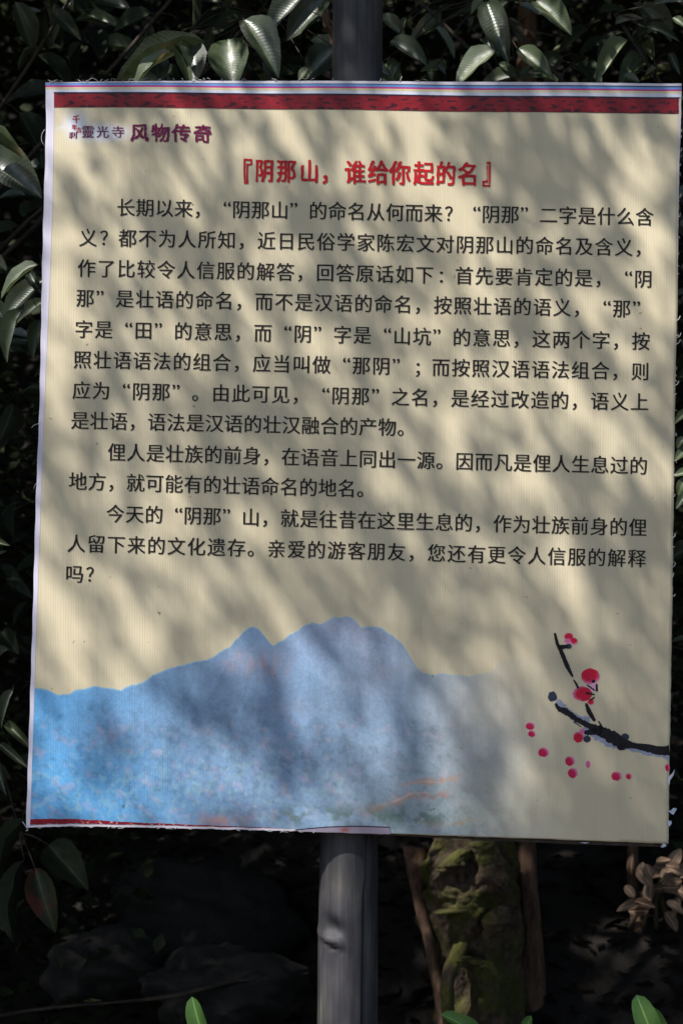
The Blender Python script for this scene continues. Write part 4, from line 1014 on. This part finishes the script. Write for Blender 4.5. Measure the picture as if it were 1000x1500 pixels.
def transmission(u, v):
    """fraction of the sun let through on the line that meets the notice plane at (u, v)"""
    on = (u > 20) & (u < 1010) & (v > 90) & (v < 1260)
    calm = np.where((u > 330) & (u < 450) & (v > 1000) & (v < 1120), .25, 1) * np.where((u > 790) & (v > 760), .35, 1) * np.where((u > 400) & (u < 720) & (v > 820) & (v < 940), .4, 1) * np.where((u > 735) & (v < 300), .35, 1)
    base = np.where(on, calm * BASE_T * (.25 + 1.5 * sstep(.3, .75, fbm(u * .013, v * .007, 3, 50))), .012)
    T = base.copy()
    for cx, cy, rx, ry, k, a in GA:
        if 0 < cx < 1010 and 90 < cy < 1240 and k < .62: k = k * .72
        du = u - cx; dv = v - cy
        m_ = (np.abs(du) < 2.6 * rx) & (np.abs(dv) < 2.6 * rx)
        if not m_.any(): continue
        p_ = du[m_] * math.cos(a) + dv[m_] * math.sin(a); q_ = -du[m_] * math.sin(a) + dv[m_] * math.cos(a)
        e = np.exp(-((p_ / rx) ** 2 + (q_ / (ry * 1.15)) ** 2) ** 1.6) * min(1, k * 1.12)
        T[m_] = np.maximum(T[m_], e)
    out = (~on) & (fbm(u * .012 + 100, v * .007, 3, 70) > .76)
    T = np.where(out & (T < .5), .5, T)
    return np.clip(T, .004, .985)

trees = [((-4.1, -2.7), 'tall tree behind the path whose crown reaches over the notice'), ((-3.4, 3.0), 'tree on the bank left of the notice'), ((2.8, 1.6), 'tree on the bank right of the notice'),
         ((-1.9, 7.2), 'tree high on the bank behind the left shrub'), ((3.4, 7.0), 'tree high on the bank far right'), ((2.9, -2.0), 'tree beside the path right of the notice')]
DMAX = 5.2
AX0, AX1, AY0, AY1 = -7.0, 6.0, -2.7, 10.0
def crown_base(Y): return 4.05 - 1.15 * sstep(-.7, .15, Y) + .36 * np.maximum(Y, 0)  # overhang added behind the notice, out of view, to keep sky light off
def crown_points(lsize, near):
    aeff = lsize * lsize * .2
    if near: x0, x1, y0, y1 = -4.6, 1.2, -2.7, 2.6
    else: x0, x1, y0, y1 = AX0, AX1, AY0, AY1
    ncand = int(DMAX * (x1 - x0) * (y1 - y0) * abs(SUN.z) / aeff)
    X = RNG.uniform(x0, x1, ncand); Y = RNG.uniform(y0, y1, ncand)
    Z = crown_base(Y) + RNG.uniform(0, .3, ncand) + RNG.uniform(0, .5, ncand) * sstep(.2, -.6, Y) + .3 * fbm(X * .7, Y * .7, 3, 90)
    Z = np.maximum(Z, ground_z(X, Y) + 1.0)
    k_ = Y / SUN.y
    U = 500 + (X - SUN.x * k_) / S; W = 750 - (Z - SUN.z * k_ - CZ) / S
    zone = (U > -1500) & (U < 1150) & (W > -2400) & (W < 1400)
    if not near: zone = ~zone
    X, Y, Z, U, W = [q[zone] for q in (X, Y, Z, U, W)]
    dep = -np.log(transmission(U, W))
    keep = RNG.random(len(X)) < dep / DMAX
    return X[keep], Y[keep], Z[keep]
Xa, Ya, Za = crown_points(.040, True); Xb, Yb, Zb = crown_points(.10, False)
X = np.concatenate([Xa, Xb]); Y = np.concatenate([Ya, Yb]); Z = np.concatenate([Za, Zb])
LS = np.concatenate([np.full(len(Xa), .040), np.full(len(Xb), .10)])
def leaf_cloud(X, Y, Z, size, tilt=.9, rng=RNG, droop=0):
    n = len(X)
    a = rng.uniform(0, 2 * np.pi, n); nz = np.stack([rng.normal(0, tilt, n) - droop * .3, rng.normal(0, tilt, n), np.ones(n)], 1); nz /= np.linalg.norm(nz, axis=1)[:, None]
    d = np.stack([np.cos(a), np.sin(a), rng.normal(0, .3, n)], 1); d -= nz * (d * nz).sum(1)[:, None]; d /= np.linalg.norm(d, axis=1)[:, None]
    s = np.cross(nz, d); L = (size * rng.uniform(.7, 1.3, n))[:, None] if np.ndim(size) == 0 else (size * rng.uniform(.7, 1.3, n))[:, None]
    C = np.stack([X, Y, Z], 1)
    P = np.stack([C - d * L * .5, C + s * L * .25 - d * L * .05, C + d * L * .5 - nz * L * .12, C - s * L * .25 - d * L * .05], 1).reshape(-1, 3)
    return P, np.arange(4 * n).reshape(n, 4)
own = np.argmin([(X - t_[0][0]) ** 2 + (Y - t_[0][1]) ** 2 for t_ in trees], axis=0)
for k, ((tx, ty), lab) in enumerate(trees):
    gz = float(ground_z(tx, ty)); t = empty('broadleaf_tree', (tx, ty, gz)); tag(t, lab, 'tree', 'trees round the notice')
    top = float(crown_base(ty)) + .15
    parts = [(trunk_mesh([Vector((tx, ty, gz - .2)), Vector((tx + .1, ty, gz + (top - gz) * .5)), Vector((tx, ty + .1, top))], [.17, .12, .07], 18, 40, .1, k), 'trunk')]
    me, nm = parts[0]; obj(nm, me, M_bark, t)
    lim = []
    sel = own == k
    xs, ys, zs = X[sel], Y[sel], Z[sel]
    for q in range(9):
        if sel.sum() == 0: break
        j = RNG.integers(0, len(xs)); e = Vector((xs[j], ys[j], zs[j]))
        # limbs keep clear of the line between sun and notice
        kk = e.y / SUN.y; eu = 500 + (e.x - SUN.x * kk) / S; ev = 750 - (e.z - SUN.z * kk - CZ) / S
        if -100 < eu < 1100 and -100 < ev < 1500: continue
        lim.append(tube(curve_pts([Vector((tx, ty, top - .9)), Vector((tx, ty, top)).lerp(e, .5) + Vector((0, 0, -.15)), e], 9), np.linspace(.06, .01, 9), 7, .05, q))
    if lim:
        lv, lf = join(lim); obj('limbs', mesh('limbs', np.array(lv), lf), M_bark, t)
    P, F = leaf_cloud(xs, ys, zs, LS[sel])
    cr = obj('crown', mesh('crown', P, F, smooth=False), M_canopy, t); cr['kind'] = 'stuff'

# ------------------------------------------------------------------ undergrowth: small leaves filling the slope behind
def undergrowth(n, xr, yr, hr, size, mat, clump=1.0, seed=1):
    r = np.random.default_rng(seed)
    X = r.uniform(*xr, n); Y = r.uniform(*yr, n)
    G = ground_z(X, Y); H = r.uniform(0, 1, n) ** .8 * (hr[0] + (hr[1] - hr[0]) * fbm(X * 1.4, Y * 1.4, 3, seed))
    Z = G + H
    m = fbm(X * 2.3 + Z * 1.7, Y * 2.3 + Z * 2.1, 3, seed + 4) > .5 - .1 * clump
    return leaf_cloud(X[m], Y[m], Z[m], size, .8, r)
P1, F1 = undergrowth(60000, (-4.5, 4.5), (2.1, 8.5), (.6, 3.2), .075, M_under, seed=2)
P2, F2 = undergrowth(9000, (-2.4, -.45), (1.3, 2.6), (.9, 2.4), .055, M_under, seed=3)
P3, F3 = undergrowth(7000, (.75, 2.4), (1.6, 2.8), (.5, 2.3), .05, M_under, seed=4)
P6, F6 = leaf_cloud(*(lambda r: (r.uniform(-9, 9, 30000), r.uniform(-10, -8.2, 30000), r.uniform(0, 3.2, 30000)))(np.random.default_rng(8)), .13, .8, np.random.default_rng(9))  # unseen wall of leaves, added only to darken the horizon
hd = obj('added_hedge', mesh('added_hedge', P6, F6, smooth=False), M_under); tag(hd, 'leafy thicket added unseen behind the camera to darken the horizon', 'thicket', kind='stuff')
P4, F4 = undergrowth(26000, (-5.5, -2.0), (-.3, 6), (.6, 4.6), .09, M_under, seed=6)  # this and the next: unseen side walls added to block low sky
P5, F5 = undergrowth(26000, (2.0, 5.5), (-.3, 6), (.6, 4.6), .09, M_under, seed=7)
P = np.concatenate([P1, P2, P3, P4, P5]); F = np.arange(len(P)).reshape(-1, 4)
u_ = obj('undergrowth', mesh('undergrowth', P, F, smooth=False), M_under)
tag(u_, 'dark small-leaved undergrowth filling the shaded slope behind the notice, with added side walls blocking low sky', 'undergrowth', kind='stuff')
# litter on the bank
r2 = np.random.default_rng(5); n = 9000
X = r2.uniform(-2.2, 2.2, n); Y = r2.uniform(.2, 3.5, n); P, F = leaf_cloud(X, Y, ground_z(X, Y) + .012, .06, .35, r2)
M_litter = leaf_mat('leaf litter', (.004, .003, .002), (.02, .014, .009), .8, .02, .2, vein=False)
l_ = obj('leaf_litter', mesh('leaf_litter', P, F, smooth=False), M_litter); tag(l_, 'brown fallen leaves strewn over the soil of the bank', 'leaf litter', kind='stuff')
